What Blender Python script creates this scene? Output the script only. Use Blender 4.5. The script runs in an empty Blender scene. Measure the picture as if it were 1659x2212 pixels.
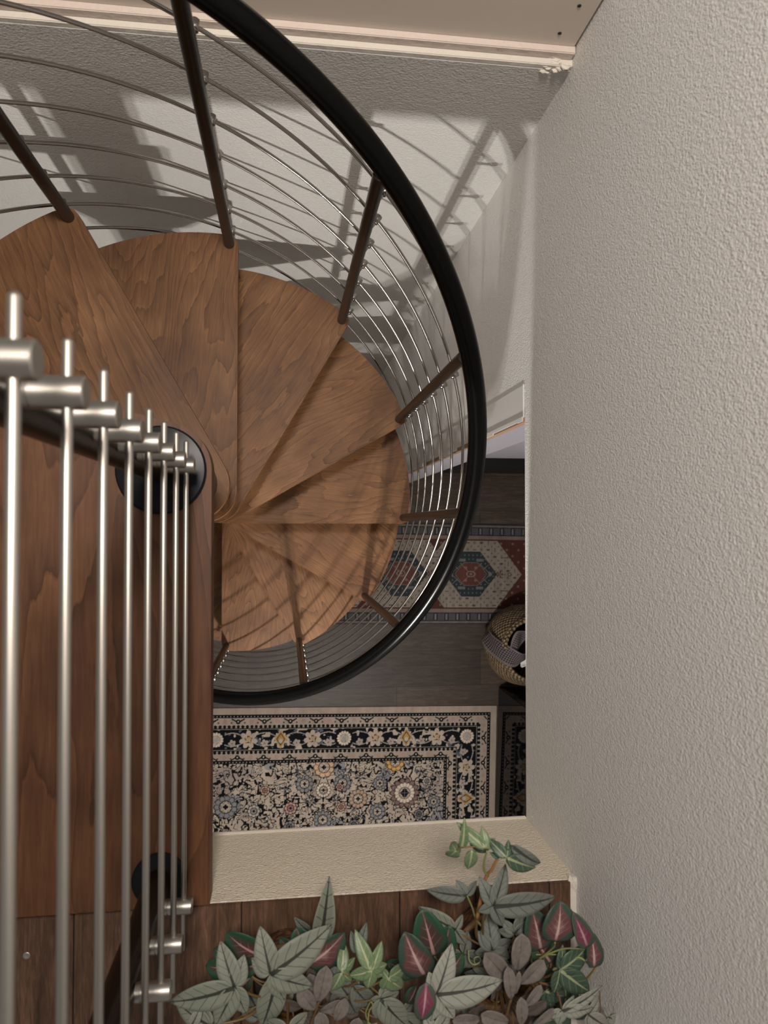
import bpy, bmesh, math, random
import numpy as np
from mathutils import Vector, Matrix, Euler

random.seed(7)
SC = bpy.context.scene
COL = SC.collection
PI = math.pi

# ------------------------------------------------------------------ camera
FPX = 1579.6
CAM = Vector((0.19807, -0.09145, 1.32622))
ROT = Euler((0.021156, -0.132093, 0.00006), 'XYZ')
cam = bpy.data.cameras.new('camera')
cam_o = bpy.data.objects.new('camera', cam)
COL.objects.link(cam_o)
cam_o.location = CAM
cam_o.rotation_euler = ROT
cam.sensor_fit = 'VERTICAL'
cam.sensor_height = 36.0
cam.sensor_width = 36.0 * 1659 / 2212
cam.lens = FPX * 36.0 / 2212
cam.clip_start = 0.01
cam.dof.use_dof = True
cam.dof.focus_distance = 1.9
cam.dof.aperture_fstop = 7.0
SC.camera = cam_o

# ------------------------------------------------------------------ exposure, world, lights
SC.view_settings.view_transform = 'Standard'
SC.view_settings.look = 'None'
SC.view_settings.exposure = 0.0
SC.view_settings.gamma = 1.0
SC.view_settings.use_curve_mapping = False

w = bpy.data.worlds.new('world')
SC.world = w
w.use_nodes = True
w.node_tree.nodes['Background'].inputs[0].default_value = (1.0, 0.94, 0.88, 1)
w.node_tree.nodes['Background'].inputs[1].default_value = 0.22


def light(name, kind, loc, energy, color, size=0.1, rot=None):
    l = bpy.data.lights.new(name, kind)
    l.energy = energy
    l.color = color
    if kind == 'AREA':
        l.shape = 'DISK'
        l.size = size
    else:
        l.shadow_soft_size = size
    o = bpy.data.objects.new(name, l)
    COL.objects.link(o)
    o.location = loc
    if rot:
        o.rotation_euler = rot
    return o


# upstairs ceiling lamp
light('upstairs_ceiling_light', 'AREA', (0.16, 0.42, 2.3), 42.0, (1.0, 0.91, 0.82), 0.30, (0, 0, 0))
# two bulbs of a fitting under the ground floor ceiling
for bx_ in (0.335, 0.375):
    light('downstairs_bulb', 'POINT', (bx_, -1.38, -0.215), 50.0, (1.0, 0.96, 0.91), 0.011)
light('downstairs_fill_light', 'AREA', (-0.9, -0.9, -0.2), 2.0, (1.0, 0.95, 0.88), 0.15)  # added fill that sets the ground floor's ambient level, no fitting there


# ------------------------------------------------------------------ picture ray to a point at a given height
RM = ROT.to_matrix()


def P(u, v, z):
    d = RM @ Vector(((u - 829.5) / FPX, -(v - 1106) / FPX, -1))
    t = (z - CAM.z) / d.z
    return CAM + d * t


# ------------------------------------------------------------------ naming helpers
def tag(o, label=None, cat=None, group=None, kind=None):
    if label: o['label'] = label
    if cat: o['category'] = cat
    if group: o['group'] = group
    if kind: o['kind'] = kind
    return o


def thing(name, label, cat, loc=(0, 0, 0), rz=0, group=None):
    o = bpy.data.objects.new(name, None)
    o.empty_display_size = 0.05
    COL.objects.link(o)
    o.location = loc
    o.rotation_euler = (0, 0, rz)
    return tag(o, label, cat, group)


def obj(name, bm, mat, parent=None, smooth=False, loc=None, rz=None):
    me = bpy.data.meshes.new(name)
    bm.normal_update()
    bm.to_mesh(me)
    bm.free()
    if mat is not None:
        for m in (mat if isinstance(mat, (list, tuple)) else [mat]):
            me.materials.append(m)
    if smooth:
        for p in me.polygons:
            p.use_smooth = True
        if smooth == 'auto':
            try:
                me.set_sharp_from_angle(angle=math.radians(40))
            except Exception:
                pass
    o = bpy.data.objects.new(name, me)
    COL.objects.link(o)
    if parent is not None:
        o.parent = parent
    if loc is not None: o.location = loc
    if rz is not None: o.rotation_euler = (0, 0, rz)
    return o


# ------------------------------------------------------------------ shape helpers
def add_box(bm, x0, x1, y0, y1, z0, z1, bevel=0.0):
    vs = [bm.verts.new((x, y, z)) for z in (z0, z1) for y in (y0, y1) for x in (x0, x1)]
    fs = [(0, 2, 3, 1), (4, 5, 7, 6), (0, 1, 5, 4), (2, 6, 7, 3), (0, 4, 6, 2), (1, 3, 7, 5)]
    faces = [bm.faces.new([vs[i] for i in f]) for f in fs]
    if bevel > 0:
        es = list({e for f in faces for e in f.edges})
        bmesh.ops.bevel(bm, geom=es, offset=bevel, segments=2, affect='EDGES')


def bx(*a, bevel=0.0):
    bm = bmesh.new()
    add_box(bm, *a, bevel=bevel)
    return bm


def add_tube(bm, pts, r, seg=12, cap=True, radii=None):
    pts = [Vector(p) for p in pts]
    n = len(pts)
    up = None
    rings = []
    for i in range(n):
        t = (pts[min(i + 1, n - 1)] - pts[max(i - 1, 0)]).normalized()
        if up is None:
            up = Vector((0, 0, 1)) if abs(t.z) < 0.9 else Vector((1, 0, 0))
        a = (up - t * up.dot(t)).normalized()
        up = a
        b = t.cross(a)
        rr = radii[i] if radii else r
        rings.append([bm.verts.new(pts[i] + (a * math.cos(q) + b * math.sin(q)) * rr)
                      for q in (2 * PI * j / seg for j in range(seg))])
    for i in range(n - 1):
        for j in range(seg):
            bm.faces.new((rings[i][j], rings[i][(j + 1) % seg], rings[i + 1][(j + 1) % seg], rings[i + 1][j]))
    if cap:
        bm.faces.new(list(reversed(rings[0])))
        bm.faces.new(rings[-1])


def tube(pts, r, seg=12, radii=None):
    bm = bmesh.new()
    add_tube(bm, pts, r, seg, True, radii)
    return bm


def add_lathe(bm, prof, seg=32, c=(0, 0, 0), closed_top=True, closed_bottom=True):
    rings = []
    for (r, z) in prof:
        rings.append([bm.verts.new((c[0] + r * math.cos(2 * PI * j / seg), c[1] + r * math.sin(2 * PI * j / seg), c[2] + z))
                      for j in range(seg)])
    for i in range(len(rings) - 1):
        for j in range(seg):
            bm.faces.new((rings[i][j], rings[i][(j + 1) % seg], rings[i + 1][(j + 1) % seg], rings[i + 1][j]))
    if closed_bottom: bm.faces.new(list(reversed(rings[0])))
    if closed_top: bm.faces.new(rings[-1])


def lathe(prof, seg=32, **k):
    bm = bmesh.new()
    add_lathe(bm, prof, seg, **k)
    return bm


def prism(poly, z0, z1, bevel=0.0):
    bm = bmesh.new()
    lo = [bm.verts.new((x, y, z0)) for x, y in poly]
    hi = [bm.verts.new((x, y, z1)) for x, y in poly]
    n = len(poly)
    bm.faces.new(list(reversed(lo)))
    top = bm.faces.new(hi)
    for i in range(n):
        bm.faces.new((lo[i], lo[(i + 1) % n], hi[(i + 1) % n], hi[i]))
    if bevel > 0:
        bmesh.ops.bevel(bm, geom=[e for e in top.edges], offset=bevel, segments=2, affect='EDGES')
    return bm


# ------------------------------------------------------------------ materials
def mat(name, color=(0.5, 0.5, 0.5), rough=0.5, metal=0.0, spec=0.5):
    m = bpy.data.materials.new(name)
    m.use_nodes = True
    b = m.node_tree.nodes['Principled BSDF']
    b.inputs['Base Color'].default_value = (*color, 1)
    b.inputs['Roughness'].default_value = rough
    b.inputs['Metallic'].default_value = metal
    b.inputs['Specular IOR Level'].default_value = spec
    return m


class N:
    """small node builder"""

    def __init__(self, m):
        self.t = m.node_tree
        self.b = self.t.nodes['Principled BSDF']

    def new(self, kind, **kw):
        n = self.t.nodes.new(kind)
        for k, v in kw.items():
            setattr(n, k, v)
        return n

    def link(self, a, b):
        self.t.links.new(a, b)

    def val(self, sock, v):
        if hasattr(v, 'is_linked') or isinstance(v, bpy.types.NodeSocket):
            self.link(v, sock)
        else:
            sock.default_value = v

    def math(self, op, a, b=None, c=None):
        n = self.new('ShaderNodeMath', operation=op)
        self.val(n.inputs[0], a)
        if b is not None: self.val(n.inputs[1], b)
        if c is not None: self.val(n.inputs[2], c)
        return n.outputs[0]

    def coord(self, which='Object', scale=(1, 1, 1), rot=(0, 0, 0)):
        tc = self.new('ShaderNodeTexCoord')
        mp = self.new('ShaderNodeMapping')
        mp.inputs['Scale'].default_value = scale
        mp.inputs['Rotation'].default_value = rot
        self.link(tc.outputs[which], mp.inputs['Vector'])
        return mp.outputs[0]

    def noise(self, vec, scale, detail=3, rough=0.55, w=None, dist=0.0):
        n = self.new('ShaderNodeTexNoise', noise_dimensions='4D' if w is not None else '3D')
        self.link(vec, n.inputs['Vector'])
        n.inputs['Scale'].default_value = scale
        n.inputs['Detail'].default_value = detail
        n.inputs['Roughness'].default_value = rough
        n.inputs['Distortion'].default_value = dist
        if w is not None: self.val(n.inputs['W'], w)
        return n.outputs['Fac']

    def ramp(self, fac, stops, interp='LINEAR'):
        r = self.new('ShaderNodeValToRGB')
        r.color_ramp.interpolation = interp
        e = r.color_ramp.elements
        while len(e) < len(stops): e.new(0.5)
        for i, (p, c) in enumerate(stops):
            e[i].position = p
            e[i].color = (*c, 1) if len(c) == 3 else c
        self.link(fac, r.inputs[0])
        return r.outputs[0]

    def mix(self, fac, a, b, mode='MIX'):
        n = self.new('ShaderNodeMix', data_type='RGBA', blend_type=mode)
        self.val(n.inputs[0], fac)
        for s, v in ((n.inputs[6], a), (n.inputs[7], b)):
            if isinstance(v, tuple):
                s.default_value = (*v, 1)
            else:
                self.link(v, s)
        return n.outputs[2]

    def bump(self, h, strength=0.5, dist=0.002):
        n = self.new('ShaderNodeBump')
        n.inputs['Strength'].default_value = strength
        n.inputs['Distance'].default_value = dist
        self.link(h, n.inputs['Height'])
        self.link(n.outputs[0], self.b.inputs['Normal'])

    def color(self, c):
        self.link(c, self.b.inputs['Base Color'])

    def rough(self, r):
        self.link(r, self.b.inputs['Roughness'])


def plaster(name, color, scale=150, strength=0.6, dist=0.004, stretch=(1, 1, 1), rough=0.6):
    m = mat(name, color, rough, 0, 0.35)
    n = N(m)
    v = n.coord('Object', stretch)
    a = n.noise(v, scale, 2.5, 0.6)
    b = n.noise(v, scale * 0.35, 1.5, 0.5)
    h = n.math('ADD', a, n.math('MULTIPLY', b, 0.35))
    h = n.ramp(h, [(0.45, (0, 0, 0)), (0.90, (1, 1, 1))])
    n.bump(h, strength, dist)
    big = n.noise(n.coord('Object'), 2.2, 3)
    n.color(n.mix(n.math('MULTIPLY', big, 0.22), tuple(color), tuple(c * 0.8 for c in color)))
    return m


def stained_wood(name, dark, midc, light, axis_rot=0.0, scale=1.0, lines=34.0, rough=0.50, along='Y'):
    """rotary-cut veneer: wavy pale growth lines, streaks and blotches"""
    m = mat(name, midc, rough, 0, 0.28)
    n = N(m)
    info = n.new('ShaderNodeObjectInfo')
    wv = n.math('MULTIPLY', info.outputs['Random'], 37.0)
    st = (1, 0.22, 1) if along == 'Y' else (0.22, 1, 1)
    v = n.coord('Object', tuple(s * scale for s in st), (0, 0, axis_rot))
    base = n.noise(v, 5.0, 2.0, 0.45, wv, 0.35)
    wob = n.noise(v, 34.0, 3.0, 0.6, wv)
    val = n.math('ADD', base, n.math('MULTIPLY', wob, 0.045))
    fine_v = n.coord('Object', tuple(s * scale for s in ((9, 0.55, 9) if along == 'Y' else (0.55, 9, 9))), (0, 0, axis_rot))
    fine = n.noise(fine_v, 26.0, 4.0, 0.65, wv)
    fr = n.math('FRACT', n.math('MULTIPLY', val, lines))
    saw = n.ramp(fr, [(0.0, (0.50, 0.46, 0.42)), (0.12, (0.74, 0.72, 0.70)), (0.40, (0.98, 0.98, 0.98)), (0.86, (1.12, 1.11, 1.08)), (0.95, (1.34, 1.32, 1.26)), (1.0, (0.8, 0.78, 0.76))])
    blot = n.noise(n.coord('Object'), 6.5, 3.0, 0.5, wv)
    c = n.ramp(n.math('ADD', n.math('MULTIPLY', blot, 0.55), n.math('MULTIPLY', fine, 0.45)),
               [(0.32, dark), (0.52, midc), (0.70, light)])
    mask = n.ramp(n.noise(n.coord('Object'), 7.0, 2.0, 0.5, wv), [(0.30, (0.25, 0.25, 0.25)), (0.65, (0.95, 0.95, 0.95))])
    c = n.mix(mask, c, n.mix(1.0, c, saw, 'MULTIPLY'))
    n.color(c)
    n.rough(n.math('ADD', n.math('MULTIPLY', fine, 0.15), rough - 0.07))
    n.bump(fine, 0.06, 0.001)
    return m


def planks(name, c1, c2, seam, row, length, rot=0.0, streak=1.0, rough=0.5):
    m = mat(name, c1, rough, 0, 0.3)
    n = N(m)
    v = n.coord('Object', (1, 1, 1), (0, 0, rot))
    br = n.new('ShaderNodeTexBrick')
    n.link(v, br.inputs['Vector'])
    br.offset = 0.37
    br.inputs['Color1'].default_value = (*c1, 1)
    br.inputs['Color2'].default_value = (*c2, 1)
    br.inputs['Mortar'].default_value = (*seam, 1)
    br.inputs['Scale'].default_value = 1.0
    br.inputs['Mortar Size'].default_value = 0.0013
    br.inputs['Mortar Smooth'].default_value = 0.2
    br.inputs['Bias'].default_value = 0.0
    br.inputs['Brick Width'].default_value = length
    br.inputs['Row Height'].default_value = row
    sv = n.coord('Object', (1.0, 9.0, 1.0) if rot == 0 else (9.0, 1.0, 1.0))
    s1 = n.noise(sv, 7.0, 6.0, 0.7, None, 0.6)
    s2 = n.noise(sv, 40.0, 3.0, 0.6)
    k = n.math('ADD', n.math('MULTIPLY', s1, 0.7), n.math('MULTIPLY', s2, 0.3))
    f = n.ramp(k, [(0.30, (0.30, 0.30, 0.30)), (0.5, (0.9, 0.9, 0.9)), (0.70, (2.0, 2.0, 2.05))])
    n.color(n.mix(streak, br.outputs['Color'], f, 'MULTIPLY'))
    n.bump(s2, 0.08, 0.001)
    return m


M = {}
M['plaster_right'] = plaster('right_wall_plaster', (0.83, 0.81, 0.785), 340, 0.5, 0.003, (1, 1, 0.8))
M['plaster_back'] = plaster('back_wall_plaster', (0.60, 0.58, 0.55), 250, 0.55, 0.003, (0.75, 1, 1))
M['plaster_edge'] = plaster('floor_edge_plaster', (0.78, 0.70, 0.565), 250, 0.7, 0.003, (0.75, 1, 1))
M['white_paint'] = mat('white_paint', (0.78, 0.77, 0.75), 0.4)
M['raw_plaster'] = plaster('raw_plaster', (0.66, 0.61, 0.54), 60, 0.5, 0.002)
M['raw_pink'] = plaster('raw_board_edge', (0.62, 0.53, 0.47), 45, 0.7, 0.002)
M['bare_wood'] = mat('bare_wood', (0.30, 0.19, 0.12), 0.7)
M['fascia'] = mat('greige_board', (0.66, 0.58, 0.50), 0.38)
M['tread'] = stained_wood('stained_birch', (0.074, 0.031, 0.012), (0.152, 0.069, 0.027), (0.232, 0.118, 0.051))
M['landing'] = stained_wood('stained_birch_landing', (0.056, 0.022, 0.010), (0.100, 0.041, 0.0175), (0.148, 0.067, 0.029), 0.0, 0.8, 26.0)
M['floor_up'] = planks('upstairs_planks', (0.112, 0.060, 0.036), (0.086, 0.046, 0.028), (0.012, 0.008, 0.006), 0.128, 3.2, PI / 2)
M['floor_down'] = planks('downstairs_planks', (0.050, 0.034, 0.024), (0.024, 0.0165, 0.012), (0.003, 0.003, 0.003), 0.19, 1.25, 0.0)
M['black_rail'] = mat('black_handrail', (0.0022, 0.0022, 0.0022), 0.2, 0, 0.13)
M['bronze'] = mat('dark_brown_metal', (0.011, 0.006, 0.004), 0.3, 0.0, 0.22)
M['black_metal'] = mat('black_metal', (0.008, 0.009, 0.011), 0.3, 0.0, 0.12)
M['steel'] = mat('brushed_steel', (0.46, 0.43, 0.39), 0.38, 1.0)
M['wire'] = mat('dark_steel_wire', (0.36, 0.335, 0.31), 0.2, 1.0)
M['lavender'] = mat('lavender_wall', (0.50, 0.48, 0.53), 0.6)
M['lavender_dim'] = mat('lavender_light_offset', (0.27, 0.255, 0.285), 0.6)  # same lavender, colour darkened to offset the bulbs shining straight on it
M['black_board'] = mat('black_plinth_paint', (0.006, 0.006, 0.0065), 0.4, 0, 0.3)
M['gloss_black'] = mat('gloss_black', (0.003, 0.003, 0.0035), 0.05, 0, 0.06)
M['ceiling'] = mat('ceiling_white', (0.42, 0.40, 0.37), 0.7)
M['dark'] = mat('dark_hole', (0.01, 0.01, 0.01), 0.7)

# ------------------------------------------------------------------ the setting
XW, YB = 0.690, 0.711           # right wall face, back wall face
ZL = 0.125                      # landing / upper floor level
ZS = -0.150                     # underside of the upper floor slab
ZF = -2.585                     # ground floor
H = 0.235                       # rise
PHI0 = 1.99836


def struct(name, bm, m, parent=None, smooth=False):
    o = obj(name, bm, m, parent, smooth)
    if parent is None: o['kind'] = 'structure'
    return o


def wall_x(x0, x1, poly):
    """slab between x0 and x1 of a polygon in (y, z)"""
    bm = bmesh.new()
    a = [bm.verts.new((x0, y, z)) for y, z in poly]
    b = [bm.verts.new((x1, y, z)) for y, z in poly]
    n = len(poly)
    bm.faces.new(a)
    bm.faces.new(list(reversed(b)))
    for i in range(n):
        bm.faces.new((a[i], b[i], b[(i + 1) % n], a[(i + 1) % n]))
    bmesh.ops.recalc_face_normals(bm, faces=bm.faces)
    return bm


YE = 0.135                      # free vertical end of the lower right wall
struct('wall_right', wall_x(XW, XW + 0.11, [(-2.4, ZL - 0.27), (YE, ZL - 0.27), (YE, ZF), (0.86, ZF), (0.86, 2.5), (-2.4, 2.5)]),
       M['plaster_right'])
struct('wall_back', bx(-1.7, XW, YB, YB + 0.12, ZF, 0.110), M['plaster_back'])
# ledge and raised board where the upper floor once met the back wall
struct('trim_1', bx(-1.7, XW, YB + 0.001, YB + 0.024, 0.110, 0.122, bevel=0.0015), M['raw_plaster'])
struct('trim_2', bx(-1.7, XW - 0.002, YB + 0.012, YB + 0.036, 0.122, 0.140, bevel=0.0015), M['raw_pink'])
fas = struct('trim_3', bx(-1.7, XW - 0.004, YB + 0.024, YB + 0.045, 0.140, 0.264, bevel=0.001), M['fascia'])
bm = bmesh.new()
for (x, z) in ((0.655, 0.236), (0.648, 0.170)):
    add_tube(bm, [(x, YB + 0.0245, z), (x, YB + 0.0228, z)], 0.0032, 10)
obj('screw_hole', bm, M['dark'], fas)
struct('trim_4', bx(-1.7, XW - 0.002, YB + 0.024, YB + 0.15, 0.264, 0.276, bevel=0.001), M['raw_plaster'])
# crumbled plaster in the corner
bm = bmesh.new()
rr = random.Random(3)
for i in range(26):
    x = XW - 0.002 - rr.random() * 0.05
    y = YB - 0.004 + rr.random() * 0.018
    z = 0.104 + rr.random() * 0.025
    s = 0.002 + rr.random() * 0.004
    g = bmesh.ops.create_icosphere(bm, subdivisions=1, radius=s)
    for v in g['verts']:
        v.co = Vector((v.co.x * 1.6, v.co.y * 0.9, v.co.z * 0.6)) * (0.7 + 0.6 * rr.random()) + Vector((x, y, z))
struct('trim_5', bm, M['raw_plaster'])

# upper floor slab: its plastered edge, underside and the plank floor on top
bm = bmesh.new()
add_box(bm, -1.7, XW, -2.8, -0.692, ZS, ZL - 0.010)
struct('wall_front', bm, M['plaster_edge'])
struct('ceiling', bx(-1.9, 2.3, -2.85, -0.74, ZS - 0.02, ZS + 0.001), M['ceiling'])
bm = bmesh.new()
add_box(bm, -1.9, -0.80, -0.74, 0.83, ZS - 0.02, ZL - 0.012)
struct('wall_left', bm, M['plaster_edge'])
struct('ceiling_side', bx(XW + 0.11, 2.3, -0.74, 0.9, ZS - 0.02, ZS + 0.001), M['ceiling'])
up = struct('floor_upstairs', bx(-1.5, XW - 0.0125, -2.4, -0.6935, ZL - 0.010, ZL - 0.001, bevel=0.001), M['floor_up'])
bm = bmesh.new()
c = P(57, 2065, ZL)
add_lathe(bm, [(0.0058, 0.0), (0.0058, 0.0008), (0.004, 0.0012), (0.0018, 0.0004)], 14, (c.x, c.y, ZL - 0.001))
obj('screw', bm, M['steel'], up, True)
# raw strip between planks and wall, chips of filler along the edge
struct('trim_6', bx(XW - 0.0125, XW, -2.4, -0.688, ZL - 0.02, ZL - 0.006, bevel=0.001), M['raw_plaster'])
bm = bmesh.new()
for i in range(9):
    x = XW - 0.011 + rr.random() * 0.014
    g = bmesh.ops.create_icosphere(bm, subdivisions=1, radius=0.004 + rr.random() * 0.004)
    for v in g['verts']:
        v.co = Vector((v.co.x, v.co.y, v.co.z * 0.5)) + Vector((x, -0.690 - rr.random() * 0.02, ZL - 0.006))
for (u, v) in ((486, 1951), (742, 1936), (480, 1953)):
    c = P(u, v, ZL - 0.004)
    g = bmesh.ops.create_icosphere(bm, subdivisions=1, radius=0.0035)
    for q in g['verts']:
        q.co = Vector((q.co.x * 1.4, q.co.y * 0.6, q.co.z * 0.6)) + Vector((c.x, -0.6915, ZL - 0.008))
struct('trim_7', bm, M['raw_plaster'])
# bead along the lower edge of the slab
struct('trim_8', bx(-0.3, XW, -0.6945, -0.688, ZS - 0.001, ZS + 0.006, bevel=0.0015), M['raw_plaster'])

# ground floor
struct('floor', bx(-1.9, 2.3, -2.85, 0.9, ZF - 0.04, ZF), M['floor_down'])
struct('wall_far_left', bx(-1.95, -1.9, -2.85, 0.9, ZF, ZS), M['ceiling'])
struct('wall_far_right', bx(2.3, 2.35, -2.85, 0.9, ZF, ZS), M['ceiling'])
struct('wall_far_front', bx(-1.9, 2.3, -2.9, -2.85, ZF, ZS), M['ceiling'])
# lavender wall with a black plinth behind the opening
struct('wall_hall', bx(XW + 0.11, 2.3, 0.268, 0.36, ZF, ZS), M['lavender'])
struct('baseboard_hall', bx(XW + 0.11, 2.3, 0.206, 0.268, ZF, ZF + 0.24, bevel=0.004), M['black_board'])
# white architrave on the free end of the lower right wall, chipped edge
struct('trim_9', bx(XW - 0.0025, XW, YE + 0.002, YE + 0.074, ZF, ZL - 0.2715, bevel=0.002), M['white_paint'])
struct('trim_10', bx(XW - 0.004, XW + 0.010, YE - 0.007, YE + 0.0035, ZF, ZL - 0.268), M['bare_wood'])
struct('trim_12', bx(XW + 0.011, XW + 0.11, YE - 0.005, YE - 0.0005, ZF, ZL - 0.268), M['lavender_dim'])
bm = bmesh.new()
rr = random.Random(11)
z = ZF
while z < ZL - 0.30:
    dz = 0.04 + rr.random() * 0.16
    if rr.random() < 0.72:
        add_box(bm, XW - 0.0055, XW - 0.0005, YE - 0.008 + rr.random() * 0.005, YE + 0.0045, z, min(z + dz, ZL - 0.27))
    z += dz
struct('trim_11', bm, M['white_paint'])

# ------------------------------------------------------------------ the spiral staircase
stair = thing('spiral_staircase', 'spiral staircase with brown wooden treads, black handrail and steel wires winding down in the stairwell',
              'staircase', (0, 0, 0))
R_T, R_B, R_W, R_H = 0.622, 0.600, 0.645, 0.611
H_RAIL = 0.860
RI = 0.078


def tread_poly():
    pts = []
    # inner half circle
    for i in range(0, 17):
        a = PI + PI * i / 16
        pts.append((RI * math.cos(a), RI * math.sin(a)))
    # front edge then outer arc back to the rear corner (local: +y outwards, +x forwards)
    pts.append((0.0205, 0.600))
    pts.append((0.0165, 0.6125))
    pts.append((0.010, 0.6195))
    for i in range(0, 23):
        a = math.radians(0.5 + 35.5 * i / 22)
        pts.append((-R_T * math.sin(a), R_T * math.cos(a)))
    return pts


def helix(k):      # angle at fractional tread number
    return PHI0 - math.radians(30) * k


def at(k, r, dz):  # point on the stair helix, dz above tread level
    a = helix(k)
    return Vector((r * math.cos(a), r * math.sin(a), -(k + 1) * H + dz))


first_tread = None
for k in range(0, 10):
    if first_tread is None:
        o = obj('tread', prism(tread_poly(), -0.040, 0.0, 0.004), M['tread'], stair, False)
        first_tread = o
    else:
        o = first_tread.copy()
        COL.objects.link(o)
        o.parent = stair
    o.location = (0, 0, -(k + 1) * H)
    o.rotation_euler = (0, 0, helix(k) - PI / 2)

# landing platform
lp = [(RI, -0.6925), (RI, 0.0)]
ae = math.radians(166)
na = ae - PI / 2
for i in range(1, 15):
    a = na * i / 14
    lp.append((RI * math.cos(a), RI * math.sin(a)))
lp.append((RI * math.cos(na) + 0.80 * math.cos(ae), RI * math.sin(na) + 0.80 * math.sin(ae)))
lp.append((-0.79, -0.6925))
obj('landing_platform', prism(lp, ZL - 0.045, ZL, 0.003), M['landing'], stair)

# centre pole and spacer sleeves
obj('centre_pole', lathe([(0.038, ZF), (0.038, ZL - 0.046)], 24), M['black_metal'], stair, 'auto')
sp0 = None
for k in range(-1, 10):
    if sp0 is None:
        sp0 = obj('spacer_sleeve', lathe([(0.050, -H + 0.0005), (0.054, -H + 0.004), (0.054, -0.045), (0.050, -0.0405)], 28), M['black_metal'], stair, 'auto')
        sp0.location = (0, 0, 0.0)
        o = sp0
    else:
        o = sp0.copy()
        COL.objects.link(o)
        o.parent = stair
    o.location = (0, 0, -(k + 1) * H)

# handrail, wires
hr = [at(-1.1 + i * 0.06, R_H, H_RAIL) for i in range(int(11.2 / 0.06) + 1)]
obj('handrail', tube(hr, 0.0202, 20), M['black_rail'], stair, True)
WH = [-0.16 + 0.125 * j for j in range(8)]
for j, hgt in enumerate(WH):
    pts = [at(-1.05 + i * 0.06, R_W, hgt) for i in range(int(10.8 / 0.06) + 1)]
    pts = [p for p in pts if p.z > ZF + 0.004]
    obj('wire_rail', tube(pts, 0.0036, 8), M['wire'], stair, True)

# balusters with one clamp per wire
b0 = None
for k in range(-1, 10):
    low = -0.232 if k < 9 else -H
    if b0 is None:
        b0 = obj('baluster', lathe([(0.0115, -0.232), (0.0125, -0.229), (0.0125, H_RAIL - 0.006)], 18), M['bronze'], stair, 'auto')
        o = b0
        br0 = []
        for hgt in WH:
            bm = bmesh.new()
            add_tube(bm, [(0.011, 0, hgt), (0.052, 0, hgt)], 0.0042, 10)
            add_tube(bm, [(0.036, 0, hgt), (0.037, 0, hgt), (0.054, 0, hgt), (0.055, 0, hgt)], 0.0075, 12,
                     True, [0.005, 0.0072, 0.0072, 0.006])
            c_ = obj('wire_clamp', bm, M['wire'], o, True)
            br0.append(c_)
    else:
        o = b0.copy()
        COL.objects.link(o)
        o.parent = stair
        for c_ in br0:
            d = c_.copy()
            COL.objects.link(d)
            d.parent = o
    o.location = at(k, R_B, 0)
    o.rotation_euler = (0, 0, helix(k))

# ------------------------------------------------------------------ the landing railing
rail = thing('landing_railing', 'brushed steel rod railing on two dark posts along the landing edge', 'railing', (0, 0, ZL))
ROD_Z = [0.091 + 0.0985 * j for j in range(8)]
XR = 0.050
post0 = None
for (px_, py_, rd) in ((0.0, 0.0, 0.0705), (0.0016, -0.645, 0.0425)):
    po = obj('post', lathe([(0.0205, 0.004), (0.0205, 0.93)], 24), M['bronze'], rail, 'auto')
    po.location = (px_, py_, 0)
    fl = obj('base_flange', lathe([(rd - 0.001, 0.0003), (rd, 0.0025), (rd, 0.007), (rd - 0.003, 0.0105), (rd * 0.6, 0.0128), (0.022, 0.0135)], 48),
             M['black_metal'], po, 'auto')
    for zz in ROD_Z:
        bm = bmesh.new()
        x0, x1 = 0.0195, XR + 0.0125 - px_
        add_tube(bm, [(x0, 0, zz), (x0 + 0.0065, 0, zz), (x0 + 0.0068, 0, zz), (x0 + 0.0078, 0, zz), (x0 + 0.0081, 0, zz),
                      (x1 - 0.001, 0, zz), (x1, 0, zz)], 0.0115, 24, True,
                 [0.0108, 0.0114, 0.0103, 0.0103, 0.0115, 0.0115, 0.0105])
        obj('rod_bracket', bm, M['steel'], po, 'auto')
for zz in ROD_Z:
    ys = [0.0375, 0.0365, 0.0345, -0.35, -0.706, -0.708, -0.709]
    bm = bmesh.new()
    add_tube(bm, [(XR, y, zz) for y in ys], 0.004, 16, True, [0.0018, 0.0032, 0.0039, 0.0039, 0.0039, 0.0032, 0.0018])
    obj('rod', bm, M['steel'], rail, True)
obj('handrail', tube([(0, 0.06, 0.945), (0, -0.75, 0.945)], 0.021, 20), M['black_rail'], rail, 'auto')
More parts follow.
